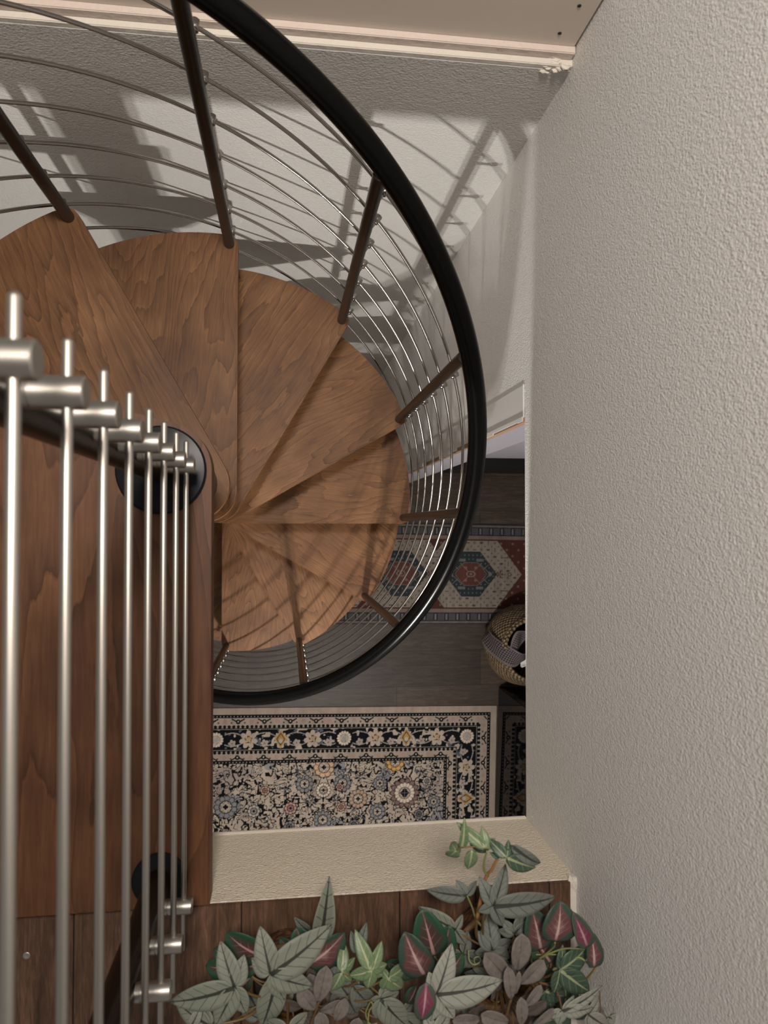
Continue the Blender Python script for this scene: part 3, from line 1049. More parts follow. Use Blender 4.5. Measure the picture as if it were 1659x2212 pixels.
# ------------------------------------------------------------------ artificial plants on the upper floor edge
def leaf_mat(name, base, base2, vein, vein_w=0.035, sec=0.10, nsec=6.0, blot=(0.5, 0.5, 0.5), bl=0.0, rough=0.55, centre=None, rimc=None, fuzz=0.0):
    m = mat(name, base, rough, 0, 0.35)
    n = N(m)
    u1 = n.new('ShaderNodeUVMap', uv_map='vein')
    s1 = n.new('ShaderNodeSeparateXYZ')
    n.link(u1.outputs[0], s1.inputs[0])
    u2 = n.new('ShaderNodeUVMap', uv_map='rim')
    s2 = n.new('ShaderNodeSeparateXYZ')
    n.link(u2.outputs[0], s2.inputs[0])
    info = n.new('ShaderNodeObjectInfo')
    wv = n.math('MULTIPLY', info.outputs['Random'], 19.0)
    cv = n.coord('Object')
    nz = n.noise(cv, 55, 3, 0.55, wv)
    nz2 = n.noise(cv, 150, 3, 0.6, wv)
    c = n.mix(nz, base, base2)
    av = n.math('ABSOLUTE', s1.outputs[1])
    aw = n.math('ABSOLUTE', s2.outputs[0])
    u = s1.outputs[0]
    if rimc is not None:
        k = n.math('ADD', n.math('ADD', n.math('MULTIPLY', aw, 0.8), n.math('MULTIPLY', n.math('ABSOLUTE', n.math('SUBTRACT', u, 0.42)), 1.1)), n.math('MULTIPLY', nz, 0.45))
        c = n.mix(n.ramp(k, [(0.78, (0, 0, 0)), (1.0, (1, 1, 1))]), c, rimc)
        c = n.mix(n.ramp(k, [(0.28, (1, 1, 1)), (0.58, (0, 0, 0))]), c, centre)
    # veins
    wob = n.math('MULTIPLY', n.math('SUBTRACT', nz, 0.5), 0.10)
    mid = n.math('LESS_THAN', n.math('ADD', av, n.math('MULTIPLY', wob, 0.2)), n.math('MULTIPLY', vein_w, n.math('SUBTRACT', 1.15, u)))
    f = n.math('FRACT', n.math('ADD', n.math('MULTIPLY', n.math('SUBTRACT', u, n.math('MULTIPLY', av, 1.15)), nsec), n.math('MULTIPLY', wob, 4.0)))
    sv = n.math('MULTIPLY', n.math('LESS_THAN', f, sec), n.math('LESS_THAN', aw, 0.86))
    vm = n.math('MAXIMUM', mid, n.math('MULTIPLY', sv, 0.75))
    if rimc is not None:
        vm = n.math('MULTIPLY', vm, n.ramp(k, [(0.42, (1, 1, 1)), (0.85, (0.06, 0.06, 0.06))]))
    c = n.mix(vm, c, vein)
    if fuzz:
        c = n.mix(n.math('MULTIPLY', n.ramp(nz2, [(0.4, (0, 0, 0)), (0.7, (1, 1, 1))]), fuzz), c, tuple(min(1, x * 1.9 + 0.03) for x in base))
    n.color(c)
    n.bump(n.math('SUBTRACT', n.math('MULTIPLY', nz2, 0.5), n.math('MULTIPLY', vm, 0.8)), 0.35, 0.0015)
    return m


LM = {
    'grey': leaf_mat('grey_green_leaf', (0.15, 0.168, 0.132), (0.20, 0.215, 0.172), (0.028, 0.032, 0.026), 0.030, 0.085, 5.5),
    'pale': leaf_mat('pale_grey_leaf', (0.235, 0.245, 0.205), (0.29, 0.30, 0.258), (0.05, 0.052, 0.044), 0.028, 0.08, 6.0),
    'slate': leaf_mat('slate_leaf', (0.105, 0.118, 0.102), (0.15, 0.165, 0.145), (0.032, 0.036, 0.032), 0.030, 0.085, 6.0),
    'ivy': leaf_mat('ivy_leaf', (0.095, 0.155, 0.072), (0.15, 0.205, 0.11), (0.34, 0.37, 0.22), 0.034, 0.05, 4.5, rough=0.4),
    'ivy_dark': leaf_mat('dark_ivy_leaf', (0.030, 0.060, 0.040), (0.055, 0.09, 0.06), (0.26, 0.30, 0.17), 0.032, 0.05, 4.5, rough=0.4),
    'caladium': leaf_mat('pink_veined_leaf', (0.095, 0.036, 0.038), (0.14, 0.06, 0.058), (0.48, 0.34, 0.31), 0.034, 0.06, 6.0, rough=0.5,
                         centre=(0.26, 0.15, 0.14), rimc=(0.030, 0.056, 0.040)),
    'magenta': leaf_mat('magenta_leaf', (0.13, 0.028, 0.055), (0.17, 0.042, 0.075), (0.40, 0.24, 0.26), 0.030, 0.05, 6.0, rough=0.5,
                        centre=(0.20, 0.055, 0.09), rimc=(0.045, 0.07, 0.05)),
    'dark_caladium': leaf_mat('dark_green_leaf', (0.030, 0.050, 0.034), (0.075, 0.03, 0.03), (0.42, 0.24, 0.23), 0.030, 0.05, 5.0, rough=0.5,
                              centre=(0.11, 0.035, 0.036), rimc=(0.016, 0.062, 0.032)),
    'dusty': leaf_mat('dusty_brown_leaf', (0.115, 0.098, 0.089), (0.165, 0.143, 0.13), (0.09, 0.078, 0.066), 0.03, 0.0, 5.0, rough=0.9, fuzz=0.45),
    'dusty_dark': leaf_mat('dusty_dark_leaf', (0.06, 0.046, 0.040), (0.09, 0.072, 0.064), (0.05, 0.04, 0.033), 0.03, 0.0, 5.0, rough=0.9, fuzz=0.4),
}
STEM = mat('ochre_stem', (0.155, 0.092, 0.030), 0.5)
STEM_G = mat('yellow_green_stem', (0.22, 0.24, 0.09), 0.5)
TWIG = mat('brown_twig', (0.16, 0.085, 0.035), 0.6)


def prof_fn(kind, s):
    if kind == 'lance': return 2.2 * s ** 0.5 * (1 - s) ** 0.9
    if kind == 'oval': return 1.95 * s ** 0.6 * (1 - s) ** 0.6
    if kind == 'obov': return 2.0 * s ** 0.85 * (1 - s) ** 0.5
    if kind == 'heart': return 1.85 * s ** 0.48 * (1 - s) ** 0.62
    return s


def add_leaflet(bm, uv1, uv2, a, b, half, kind, arch=0.06, fold=0.12, z=0.0, twist=0.0, nS=12, nWd=3, up=Vector((0, 0, 1)), wave=0.0):
    a, b = Vector(a), Vector(b)
    L = (b - a).length
    t = (b - a) / L
    side = t.cross(up)
    if side.length < 1e-3: side = Vector((1, 0, 0))
    side.normalize()
    nrm = side.cross(t).normalized()
    side, nrm = (side * math.cos(twist) + nrm * math.sin(twist)), (nrm * math.cos(twist) - side * math.sin(twist))
    rows_ = []
    ph = random.random() * 6
    for i in range(nS + 1):
        s = i / nS
        hw = half * L * prof_fn(kind, min(max(s, 0.0), 1.0))
        hw = max(hw, 0.0004)
        r = []
        for j in range(-nWd, nWd + 1):
            q = j / nWd
            h = arch * L * math.sin(PI * s) - arch * L * 0.5 * s * s + fold * hw * abs(q) ** 1.3 + z + wave * L * math.sin(s * 9 + ph) * q * q
            p = a + t * (L * s) + side * (hw * q) + nrm * h
            r.append((bm.verts.new(p), (s, q * hw / L), (q, s)))
        rows_.append(r)
    for i in range(nS):
        for j in range(2 * nWd):
            qd = (rows_[i][j], rows_[i][j + 1], rows_[i + 1][j + 1], rows_[i + 1][j])
            f = bm.faces.new([v[0] for v in qd])
            for l, v in zip(f.loops, qd):
                l[uv1].uv = v[1]
                l[uv2].uv = v[2]


def leaf_obj(parent, m, parts, name='leaf'):
    """parts: list of leaflets (a, b, half width ratio, kind, options)"""
    bm = bmesh.new()
    uv1 = bm.loops.layers.uv.new('vein')
    uv2 = bm.loops.layers.uv.new('rim')
    org = Vector(parts[0][0])
    for i, (a, b, half, kind, opt) in enumerate(parts):
        o_ = dict(opt)
        o_['z'] = o_.get('z', 0) + 0.0007 * i
        add_leaflet(bm, uv1, uv2, Vector(a) - org, Vector(b) - org, half, kind, **o_)
    o = obj(name, bm, m, parent, True)
    o.location = org - parent.location
    s = o.modifiers.new('thick', 'SOLIDIFY')
    s.thickness = 0.0006
    s.offset = -1
    return o


def star(parent, m, cpx, z, tips, half=0.30, kind='lance', drop=0.02, halves=None, arch=0.05):
    """lobed leaf: centre pixel and tip pixels at heights z, z-drop"""
    c = P(cpx[0], cpx[1], z)
    parts = []
    Ls = [(P(t[0], t[1], z) - c).length for t in tips]
    order = sorted(range(len(tips)), key=lambda i: Ls[i])
    mx = max(Ls)
    for i in order:
        t = tips[i]
        dz = t[2] if len(t) > 2 else -drop * Ls[i] / mx
        hf = (halves[i] if halves else half * (1.0 + 0.35 * (1 - Ls[i] / mx)))
        parts.append((c, P(t[0], t[1], z + dz), hf, kind, dict(arch=arch, fold=0.10)))
    return leaf_obj(parent, m, parts)


def single(parent, m, base, tip, zb, zt, half, kind, arch=0.08, fold=0.2, twist=0.0, wave=0.0):
    return leaf_obj(parent, m, [(P(*base, zb), P(*tip, zt), half, kind, dict(arch=arch, fold=fold, twist=twist, wave=wave))])


def stem(parent, pts, r, m=None, name='stem', seg=7, taper=0.6):
    pts = [Vector(p) for p in pts]
    # catmull-rom smoothing
    out = []
    for i in range(len(pts) - 1):
        p0, p1, p2, p3 = pts[max(i - 1, 0)], pts[i], pts[i + 1], pts[min(i + 2, len(pts) - 1)]
        for k in range(6):
            t = k / 6
            out.append(0.5 * ((2 * p1) + (p2 - p0) * t + (2 * p0 - 5 * p1 + 4 * p2 - p3) * t * t + (3 * p1 - p0 - 3 * p2 + p3) * t ** 3))
    out.append(pts[-1])
    n_ = len(out)
    rad = [r * (1 - (1 - taper) * i / (n_ - 1)) for i in range(n_)]
    return obj(name, tube([p - parent.location for p in out], r, seg, rad), m or STEM, parent, True)


# pots of dark bark
m = mat('bark_pot', (0.11, 0.05, 0.02), 0.5)
n = N(m)
vor = n.new('ShaderNodeTexVoronoi')
n.link(n.coord('Object'), vor.inputs['Vector'])
vor.inputs['Scale'].default_value = 95
n.color(n.ramp(n.math('MULTIPLY', vor.outputs['Distance'], 1.4), [(0.0, (0.22, 0.105, 0.035)), (0.5, (0.13, 0.058, 0.02)), (1.0, (0.03, 0.015, 0.007))]))
n.bump(vor.outputs['Distance'], 0.7, 0.004)
M['bark'] = m
M['soil'] = mat('dark_moss', (0.018, 0.013, 0.009), 0.95)
POTS = []
for (pu, pv, rr_, hh, lab) in ((-0.781, 0.201, 0.056, 0.070, 'round dark brown bark pot on the plank floor edge, left of the two'),
                               (-0.772, 0.530, 0.072, 0.070, 'wide dark brown bark pot on the plank floor edge, right of the two')):
    c = Vector((pv, pu, 0))
    p_ = thing('plant_pot', lab, 'plant pot', (c.x, c.y, ZL), 0)
    obj('body', lathe([(rr_ * 0.80, 0.0), (rr_ * 0.9, hh * 0.4), (rr_, hh * 0.92), (rr_ * 1.02, hh), (rr_ * 0.93, hh), (rr_ * 0.9, hh * 0.8)], 36), M['bark'], p_, 'auto')
    pts = [(rr_ * 1.0 * math.cos(a), rr_ * 1.0 * math.sin(a), hh + 0.001) for a in (2 * PI * i / 48 for i in range(49))]
    obj('rim', tube(pts, 0.0045, 8), TWIG, p_, True)
    bm = bmesh.new()
    g = bmesh.ops.create_uvsphere(bm, u_segments=24, v_segments=10, radius=rr_ * 0.9)
    for v in g['verts']:
        v.co = Vector((v.co.x, v.co.y, v.co.z * 0.12 + 0.003 * math.sin(v.co.x * 300) * math.cos(v.co.y * 280) + hh * 0.85))
    obj('moss', bm, M['soil'], p_, True)
    POTS.append(Vector((c.x, c.y, ZL + hh * 0.9)))


def plant(name, label, cat, pot, du=0.0, dv=0.0):
    b = POTS[pot] + Vector((du, dv, 0))
    return thing(name, label, cat, b)


def feed(parent, px, z, r=0.0016, m=None, bow=0.03):
    """stem from the plant's root to a leaf base"""
    e = P(px[0], px[1], z)
    b = parent.location.copy()
    mid = (b + e) / 2 + Vector((0, 0, bow))
    return stem(parent, [b, mid, e - Vector((0, 0, 0.001))], r, m)


# -- left: broad grey-green lobed plant
A = plant('lobed_leaf_plant', 'grey-green lobed-leaf plant with dark veins in the left pot', 'plant', 0)
G = LM['grey']
star(A, G, (585, 2103), 0.335, [(562, 2000), (716, 1997), (675, 2131), (615, 2161), (543, 2070)], halves=[0.30, 0.27, 0.30, 0.27, 0.42])
star(A, G, (507, 2131), 0.325, [(476, 2032), (366, 2164), (466, 2216), (532, 2191), (528, 2062)], halves=[0.29, 0.24, 0.27, 0.30, 0.36])
single(A, G, (692, 2030), (711.5, 1898), 0.27, 0.30, 0.165, 'lance', fold=0.5)
single(A, G, (600, 2105), (566, 2222), 0.29, 0.27, 0.24, 'lance')
star(A, G, (622, 2222), 0.30, [(664, 2186), (577, 2203), (600, 2260), (660, 2250)], half=0.34)
single(A, G, (575, 2098), (676, 2062), 0.31, 0.30, 0.18, 'lance', fold=0.3)
star(A, G, (455, 2215), 0.27, [(378, 2160), (415, 2260), (438, 2170), (490, 2250)], half=0.26)
single(A, LM['pale'], (413, 2216), (436, 2168), 0.28, 0.29, 0.22, 'lance')
star(A, LM['slate'], (470, 2200), 0.24, [(425, 2170), (500, 2160), (500, 2240)], half=0.36)
for q, z in (((585, 2103), 0.335), ((507, 2131), 0.325), ((692, 2030), 0.27), ((622, 2222), 0.30), ((455, 2215), 0.27)):
    feed(A, q, z, 0.0022)

# -- left back: dark green leaves with maroon hearts
B = plant('maroon_heart_plant', 'dark green plant with maroon hearted pink-veined leaves behind the left grey-green leaves', 'plant', 0, 0.0, 0.012)
D = LM['dark_caladium']
single(B, D, (572, 2066), (488, 2018), 0.255, 0.27, 0.40, 'heart', twist=0.2)
single(B, D, (560, 2090), (460, 2052), 0.25, 0.24, 0.36, 'heart')
single(B, LM['caladium'], (660, 2085), (745, 2018), 0.265, 0.28, 0.36, 'heart', twist=-0.2)
single(B, D, (668, 2070), (640, 2005), 0.245, 0.25, 0.45, 'heart')
single(B, D, (690, 2050), (720, 2118), 0.24, 0.235, 0.36, 'heart')
single(B, D, (520, 2090), (443, 2088), 0.225, 0.22, 0.40, 'heart')
single(B, LM['slate'], (668, 2012), (636, 1983), 0.235, 0.245, 0.24, 'lance')
for q, z in (((572, 2066), 0.255), ((660, 2085), 0.265), ((668, 2070), 0.245), ((690, 2050), 0.24), ((520, 2090), 0.225)):
    feed(B, q, z)

# -- middle: small light green ivy
Cc = plant('ivy_plant', 'small light green ivy between the two pots', 'plant', 0, 0.055, 0.0)
I = LM['ivy']
star(Cc, I, (802, 2095), 0.32, [(767, 2007), (824, 2032), (755, 2106), (794, 2134), (836, 2082), (829, 2108)], halves=[0.22, 0.26, 0.36, 0.36, 0.4, 0.4], kind='lance')
star(Cc, I, (838, 2112), 0.30, [(879, 2080), (869, 2134), (822, 2090), (825, 2138)], half=0.34)
star(Cc, I, (738, 2100), 0.29, [(743, 2034), (767, 2068), (716, 2140), (760, 2120)], half=0.26)
star(Cc, LM['grey'], (822, 2156), 0.29, [(835, 2121), (880, 2216), (800, 2160), (862, 2142), (815, 2200)], half=0.30)
star(Cc, LM['slate'], (770, 2060), 0.255, [(792, 1992), (758, 2010), (802, 2050)], half=0.22)
single(Cc, LM['slate'], (752, 2150), (712, 2090), 0.27, 0.265, 0.40, 'oval')
single(Cc, LM['slate'], (762, 2130), (800, 2170), 0.27, 0.26, 0.42, 'oval')
star(Cc, LM['slate'], (745, 2140), 0.26, [(715, 2170), (770, 2190), (780, 2130), (720, 2110)], half=0.36)
star(Cc, LM['grey'], (868, 2190), 0.25, [(905, 2220), (840, 2225), (850, 2160), (893, 2160)], half=0.34)
feed(Cc, (802, 2095), 0.32, 0.0018)
feed(Cc, (838, 2112), 0.30)
feed(Cc, (738, 2100), 0.29)
feed(Cc, (822, 2156), 0.29)
feed(Cc, (752, 2150), 0.27)
stem(Cc, [P(795, 2215, .28), P(797, 2186, .285), P(805, 2172, .288), P(800, 2165, .285), P(790, 2190, .28), P(800, 2212, .28), P(815, 2210, .28)], 0.0012, STEM_G, 'tendril')
stem(Cc, [P(735, 2102, .288), P(775, 2112, .29), P(822, 2150, .289)], 0.0016)

# -- middle front: dusty brown plant
Dp = plant('dusty_leaf_plant', 'dusty brown felt-leaved plant with oval leaves left of the magenta leaf', 'plant', 0, 0.03, -0.02)
L, LD = LM['dusty'], LM['dusty_dark']
for (b_, t_, hw, zz) in (((686, 2166), (705, 2088), 0.26, 0.285), ((682, 2182), (647, 2136), 0.30, 0.275), ((690, 2185), (742, 2164), 0.26, 0.272),
                         ((724, 2206), (746, 2158), 0.28, 0.28), ((700, 2228), (690, 2188), 0.34, 0.268), ((690, 2160), (668, 2105), 0.26, 0.25),
                         ((760, 2228), (775, 2200), 0.4, 0.26)):
    single(Dp, L, b_, t_, zz, zz + 0.012, hw, 'obov', arch=0.05, fold=0.3)
for (b_, t_, hw, zz) in (((655, 2175), (606, 2166), 0.28, 0.235), ((640, 2140), (590, 2130), 0.3, 0.225), ((660, 2120), (690, 2080), 0.3, 0.225), ((730, 2180), (775, 2190), 0.3, 0.235)):
    single(Dp, LD, b_, t_, zz, zz + 0.01, hw, 'obov')
stem(Dp, [P(668, 2222, .25), P(680, 2190, .27), P(688, 2165, .284)], 0.0022, TWIG)
feed(Dp, (655, 2175), 0.235)
feed(Dp, (690, 2185), 0.27)

# -- centre: pink and magenta caladium leaves
E = plant('pink_leaf_plant', 'pink and magenta hearted plant with green leaf rims in the middle of the row', 'plant', 1, -0.075, 0.0)
single(E, LM['caladium'], (918, 2108), (874, 2016), 0.305, 0.32, 0.34, 'heart', twist=0.15)
single(E, LM['magenta'], (921, 2122), (911, 2208), 0.358, 0.352, 0.30, 'heart')
single(E, LM['dark_caladium'], (938, 2066), (912, 1966), 0.275, 0.29, 0.36, 'heart')
single(E, LM['dark_caladium'], (950, 2072), (972, 2000), 0.265, 0.275, 0.34, 'heart')
single(E, LM['dark_caladium'], (900, 2130), (880, 2170), 0.28, 0.27, 0.4, 'heart')
single(E, LM['dark_caladium'], (960, 2110), (1000, 2060), 0.255, 0.26, 0.36, 'heart')
for q, z in (((918, 2108), 0.305), ((922, 2124), 0.325), ((938, 2066), 0.275), ((950, 2072), 0.265)):
    feed(E, q, z, 0.0017)

# -- centre front: pale large lobed leaf
F = plant('pale_leaf_plant', 'pale grey lobed plant with one very large leaf right of the magenta leaf', 'plant', 1, -0.06, -0.035)
star(F, LM['pale'], (943, 2146), 0.345, [(976, 2037), (1086, 2117), (982, 2200), (926, 2100), (930, 2206)], halves=[0.27, 0.26, 0.29, 0.42, 0.40], drop=0.01)
star(F, LM['pale'], (938, 2232), 0.30, [(915, 2190), (972, 2180), (990, 2240)], half=0.36)
feed(F, (943, 2146), 0.345, 0.0022)
feed(F, (938, 2232), 0.30)

# -- right back: slate lobed plant
Gp = plant('slate_leaf_plant', 'dark slate-green lobed plant behind the brown felt leaves in the right pot', 'plant', 1, 0.0, 0.03)
S = LM['slate']
star(Gp, S, (1065, 1956), 0.34, [(1092, 1866), (1201, 1937), (1086, 2001), (1033, 1970), (1035, 1893)], halves=[0.24, 0.20, 0.28, 0.40, 0.28])
star(Gp, S, (1008, 1934), 0.315, [(921, 1922), (1030, 1903), (985, 1900)], halves=[0.23, 0.30, 0.34])
star(Gp, S, (1110, 2016), 0.285, [(1156, 1948), (1083, 1985), (1150, 1990), (1075, 2010)], half=0.30)
star(Gp, S, (1062, 2052), 0.275, [(1050, 1966), (1104, 2030), (1100, 2070), (1032, 2010), (1025, 2060)], half=0.32)
star(Gp, LM['grey'], (984, 2008), 0.265, [(903, 1958), (1000, 1975), (1006, 2040), (950, 2030)], halves=[0.25, 0.3, 0.3, 0.3])
star(Gp, S, (1000, 2060), 0.25, [(985, 2100), (950, 2060), (1040, 2080), (1010, 2010)], half=0.34)
star(Gp, S, (1100, 2080), 0.24, [(1150, 2060), (1080, 2120), (1130, 2110), (1060, 2080)], half=0.34)
for q, z in (((1110, 2016), 0.285), ((1062, 2052), 0.275), ((984, 2008), 0.265)):
    feed(Gp, q, z, 0.0018)
stem(Gp, [Gp.location, P(1048, 2040, .24), P(1043, 2000, .29), P(1046, 1975, .325), P(1065, 1957, .339)], 0.0023)
stem(Gp, [P(1040, 2000, .28), P(1028, 1985, .29), P(1020, 1960, .305), P(1009, 1935, .314)], 0.0017, STEM_G)
stem(Gp, [P(1040, 2000, .28), P(1051, 1985, .29), P(1052, 1962, .31)], 0.0014, STEM_G)

# -- right: tall ivy sprig
Hs = plant('ivy_sprig', 'tall green ivy sprig rising above the slate leaves against the plastered floor edge', 'plant', 1, 0.01, 0.02)
star(Hs, I, (1049, 1830), 0.375, [(986, 1776), (1041, 1785), (1070, 1811), (1012, 1815)], halves=[0.20, 0.30, 0.4, 0.26])
star(Hs, LM['ivy_dark'], (1094, 1851), 0.385, [(1055, 1811), (1098, 1814), (1155, 1873), (1120, 1866), (1110, 1830)], halves=[0.28, 0.28, 0.24, 0.30, 0.4])
single(Hs, LM['slate'], (1103, 1826), (1172, 1869), 0.385, 0.36, 0.13, 'lance', arch=0.14)
single(Hs, I, (997, 1831), (1004, 1769), 0.37, 0.385, 0.15, 'lance', fold=0.6)
star(Hs, I, (985, 1836), 0.365, [(967, 1848), (975, 1820), (998, 1825)], half=0.40)
star(Hs, I, (1019, 1836), 0.365, [(1011, 1877), (1025, 1850), (1008, 1850)], half=0.26)
single(Hs, LM['ivy_dark'], (1080, 1852), (1058, 1842), 0.37, 0.365, 0.3, 'lance')
star(Hs, LM['ivy_dark'], (1050, 1832), 0.362, [(1015, 1822), (1040, 1842), (1055, 1838)], half=0.32)
stem(Hs, [P(1030, 1985, .30), P(1048, 1900, .33), P(1062, 1878, .35), P(1079, 1845, .37)], 0.0028, mat('orange_stem', (0.33, 0.16, 0.05), 0.5))
stem(Hs, [Hs.location, P(1034, 2030, .25), P(1030, 1985, .30)], 0.003)
stem(Hs, [P(1054, 1892, .333), P(1046, 1880, .345), P(1046, 1860, .36), P(1052, 1838, .374)], 0.0019, STEM_G)
stem(Hs, [P(1052, 1833, .373), P(1030, 1829, .372), P(1000, 1831, .37), P(985, 1836, .365)], 0.0015)
stem(Hs, [P(1079, 1845, .37), P(1088, 1852, .38), P(1094, 1851, .3845)], 0.0018, STEM_G)

# -- right: dusty brown plant
J = plant('dusty_leaf_plant', 'dusty brown felt-leaved plant with oval leaves right of the largest pale leaf', 'plant', 1, 0.0, -0.03)
for (b_, t_, hw, zz, mm) in (((1116, 2098), (1128, 2018), 0.29, 0.325, L), ((1103, 2120), (1048, 2060), 0.27, 0.315, L), ((1122, 2126), (1175, 2075), 0.30, 0.32, L),
                             ((1104, 2160), (1097, 2090), 0.20, 0.335, L), ((1110, 2150), (1122, 2100), 0.13, 0.335, L), ((1132, 2176), (1169, 2129), 0.22, 0.33, L),
                             ((1126, 2216), (1126, 2156), 0.22, 0.34, L), ((1100, 2208), (1040, 2192), 0.30, 0.32, L), ((1150, 2216), (1196, 2180), 0.2, 0.315, L),
                             ((1040, 2200), (978, 2206), 0.30, 0.30, L), ((1050, 2170), (1010, 2195), 0.26, 0.28, LD), ((1120, 2160), (1165, 2150), 0.32, 0.30, LD),
                             ((1080, 2140), (1060, 2110), 0.3, 0.30, LD), ((1130, 2190), (1180, 2165), 0.28, 0.29, LD), ((1095, 2218), (1070, 2240), 0.3, 0.31, L)):
    single(J, mm, b_, t_, zz, zz + 0.012, hw, 'obov', arch=0.05, fold=0.3)
stem(J, [J.location, P(1090, 2190, .29), P(1100, 2170, .325), P(1106, 2150, .332), P(1115, 2100, .325)], 0.0024, TWIG)
feed(J, (1122, 2126), 0.318, 0.002, TWIG)
feed(J, (1103, 2120), 0.313, 0.002, TWIG)
feed(J, (1132, 2176), 0.328, 0.0016, TWIG)
feed(J, (1126, 2216), 0.338, 0.0018, TWIG)
feed(J, (1040, 2200), 0.298, 0.0018, TWIG)
stem(J, [P(1012, 2052, .27), P(1014, 2075, .275), P(1025, 2084, .28), P(1038, 2076, .28), P(1034, 2067, .28), P(1025, 2070, .28), P(1026, 2081, .28), P(1036, 2082, .278)], 0.0011, STEM_G, 'tendril')

# -- far right: round pink-veined plant
K = plant('round_leaf_plant', 'round leaved plant with maroon centres and pale pink veins beside the right wall', 'plant', 1, 0.06, 0.01)
single(K, LM['caladium'], (1199, 2034), (1212, 1948), 0.325, 0.335, 0.48, 'heart', arch=0.08)
single(K, LM['caladium'], (1168, 2052), (1150, 1965), 0.29, 0.305, 0.36, 'heart')
single(K, LM['magenta'], (1269, 2046), (1239, 1972), 0.33, 0.34, 0.24, 'heart', fold=0.5)
single(K, LM['caladium'], (1283, 2090), (1277, 2013), 0.31, 0.32, 0.25, 'heart', fold=0.4)
single(K, LM['dark_caladium'], (1190, 2080), (1150, 2020), 0.265, 0.27, 0.4, 'heart')
single(K, LM['dusty_dark'], (1170, 2085), (1200, 2050), 0.25, 0.26, 0.4, 'heart')
stem(K, [K.location, P(1150, 2080, .26), P(1192, 2050, .30), P(1199, 2036, .324)], 0.0018, STEM_G)
stem(K, [P(1165, 2070, .28), P(1215, 2050, .30), P(1262, 2050, .325)], 0.0016, STEM_G)
stem(K, [P(1195, 2095, .28), P(1215, 2085, .29), P(1250, 2068, .30), P(1281, 2092, .309)], 0.0022, STEM_G)
stem(K, [P(1150, 2062, .27), P(1200, 2062, .285), P(1228, 2062, .29)], 0.0012, STEM_G)
feed(K, (1168, 2052), 0.288)
feed(K, (1190, 2080), 0.263)

# -- far right front: dark ivy trailing along the wall
Q = plant('trailing_ivy', 'dark ivy with pale veins and bare brown twigs trailing along the right wall', 'plant', 1, 0.05, -0.04)
ID = LM['ivy_dark']
star(Q, ID, (1210, 2094), 0.30, [(1272, 2040), (1273, 2141), (1196, 2146), (1215, 2040), (1250, 2090)], halves=[0.34, 0.30, 0.34, 0.3, 0.4], drop=0.01)
star(Q, LM['pale'], (1214, 2182), 0.31, [(1300, 2128), (1180, 2196), (1205, 2215), (1240, 2150), (1280, 2175)], halves=[0.14, 0.34, 0.36, 0.25, 0.22])
star(Q, LM['pale'], (1270, 2190), 0.29, [(1282, 2225), (1310, 2215), (1295, 2150), (1262, 2160)], half=0.26)
star(Q, ID, (1180, 2140), 0.26, [(1220, 2150), (1150, 2160), (1190, 2175), (1200, 2120)], half=0.34)
star(Q, ID, (1235, 2165), 0.26, [(1280, 2190), (1210, 2190), (1250, 2140)], half=0.34)
star(Q, ID, (1195, 2200), 0.25, [(1150, 2210), (1230, 2220), (1180, 2170)], half=0.36)
star(Q, LM['pale'], (1315, 2196), 0.27, [(1345, 2205), (1305, 2175), (1320, 2225)], half=0.26)
stem(Q, [Q.location, P(1180, 2110, .27), P(1200, 2100, .29), P(1210, 2094, .299)], 0.002)
stem(Q, [P(1165, 2122, .26), P(1200, 2136, .28), P(1214, 2180, .307)], 0.002, TWIG)
stem(Q, [P(1245, 2135, .27), P(1268, 2112, .28), P(1285, 2090, .29), P(1304, 2050, .30)], 0.0016, TWIG, 'twig')
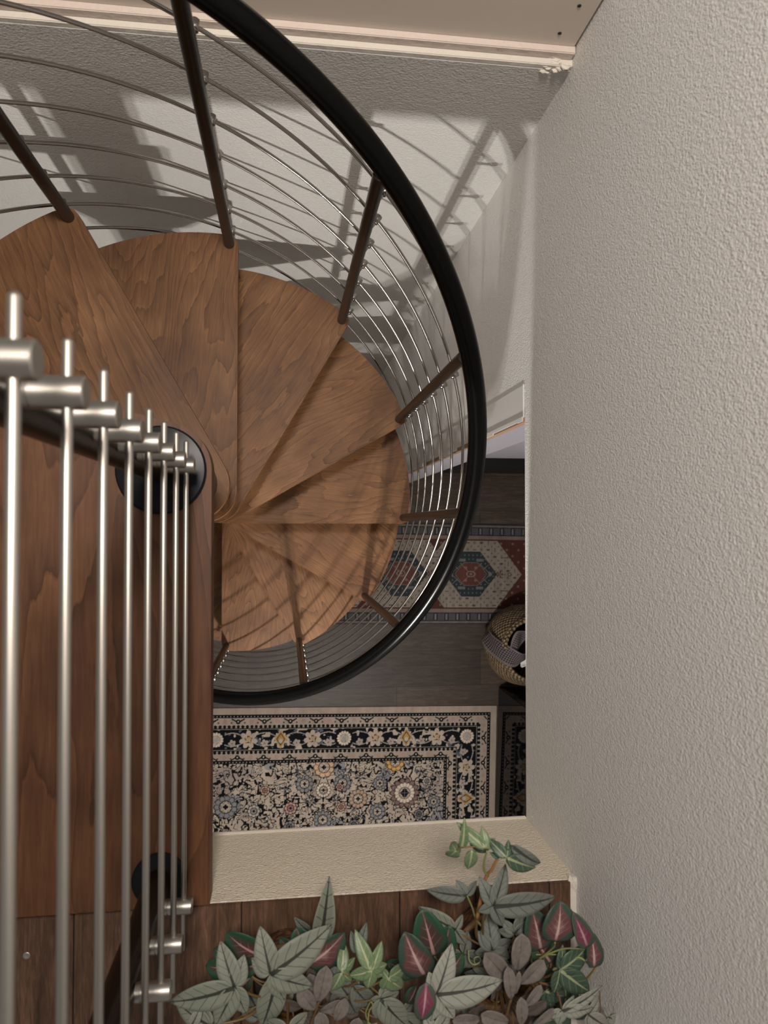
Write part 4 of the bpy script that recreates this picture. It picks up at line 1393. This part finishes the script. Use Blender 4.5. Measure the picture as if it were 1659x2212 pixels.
stem(Q, [P(1262, 2140, .27), P(1275, 2108, .28), P(1303, 2075, .29)], 0.0013, STEM_G, 'twig')
stem(Q, [P(1290, 2212, .27), P(1297, 2180, .28), P(1294, 2130, .29)], 0.0012, TWIG, 'twig')
stem(Q, [P(1255, 2150, .26), P(1240, 2180, .26), P(1270, 2190, .288)], 0.0016, TWIG)
stem(Q, [P(1270, 2192, .26), P(1320, 2201, .262), P(1345, 2190, .265)], 0.0016, STEM_G, 'twig')
star(Q, ID, (1338, 2190), 0.268, [(1352, 2184), (1345, 2200), (1356, 2172)], half=0.34)

# low leaves filling the plants below the large ones
rq = random.Random(21)


def under(parent, m, spots, half, kind, z0=0.185):
    for (u, v) in spots:
        a_ = rq.random() * 2 * PI
        ln = 48 + 26 * rq.random()
        zz = z0 + 0.03 * rq.random()
        single(parent, m, (u, v), (u + ln * math.cos(a_), v + ln * math.sin(a_)), zz, zz - 0.004, half, kind, fold=0.25)
        feed(parent, (u, v), zz, 0.0014)


under(A, LM['slate'], [(540, 2150), (480, 2180), (610, 2170), (420, 2220), (560, 2200), (650, 2230), (510, 2240)], 0.30, 'lance')
under(B, D, [(640, 2060), (600, 2080), (540, 2110)], 0.36, 'heart')
under(Dp, LD, [(700, 2130), (720, 2150), (660, 2200), (770, 2190), (640, 2200)], 0.3, 'obov', 0.205)
under(Cc, LM['ivy_dark'], [(790, 2150), (830, 2180), (770, 2110), (850, 2140), (800, 2210), (870, 2210)], 0.34, 'lance', 0.21)
under(E, D, [(950, 2130), (900, 2100), (980, 2100)], 0.36, 'heart', 0.20)
under(F, LM['slate'], [(1000, 2150), (960, 2180), (1010, 2190), (900, 2220)], 0.32, 'lance', 0.22)
under(Gp, LM['slate'], [(1080, 2060), (1020, 2090), (1100, 2040), (1060, 2100)], 0.30, 'lance', 0.20)
under(J, LD, [(1080, 2190), (1140, 2200), (1060, 2160), (1160, 2180), (1110, 2220)], 0.3, 'obov', 0.22)
under(Q, ID, [(1180, 2170), (1220, 2130), (1240, 2200), (1160, 2120), (1200, 2215)], 0.34, 'lance', 0.20)
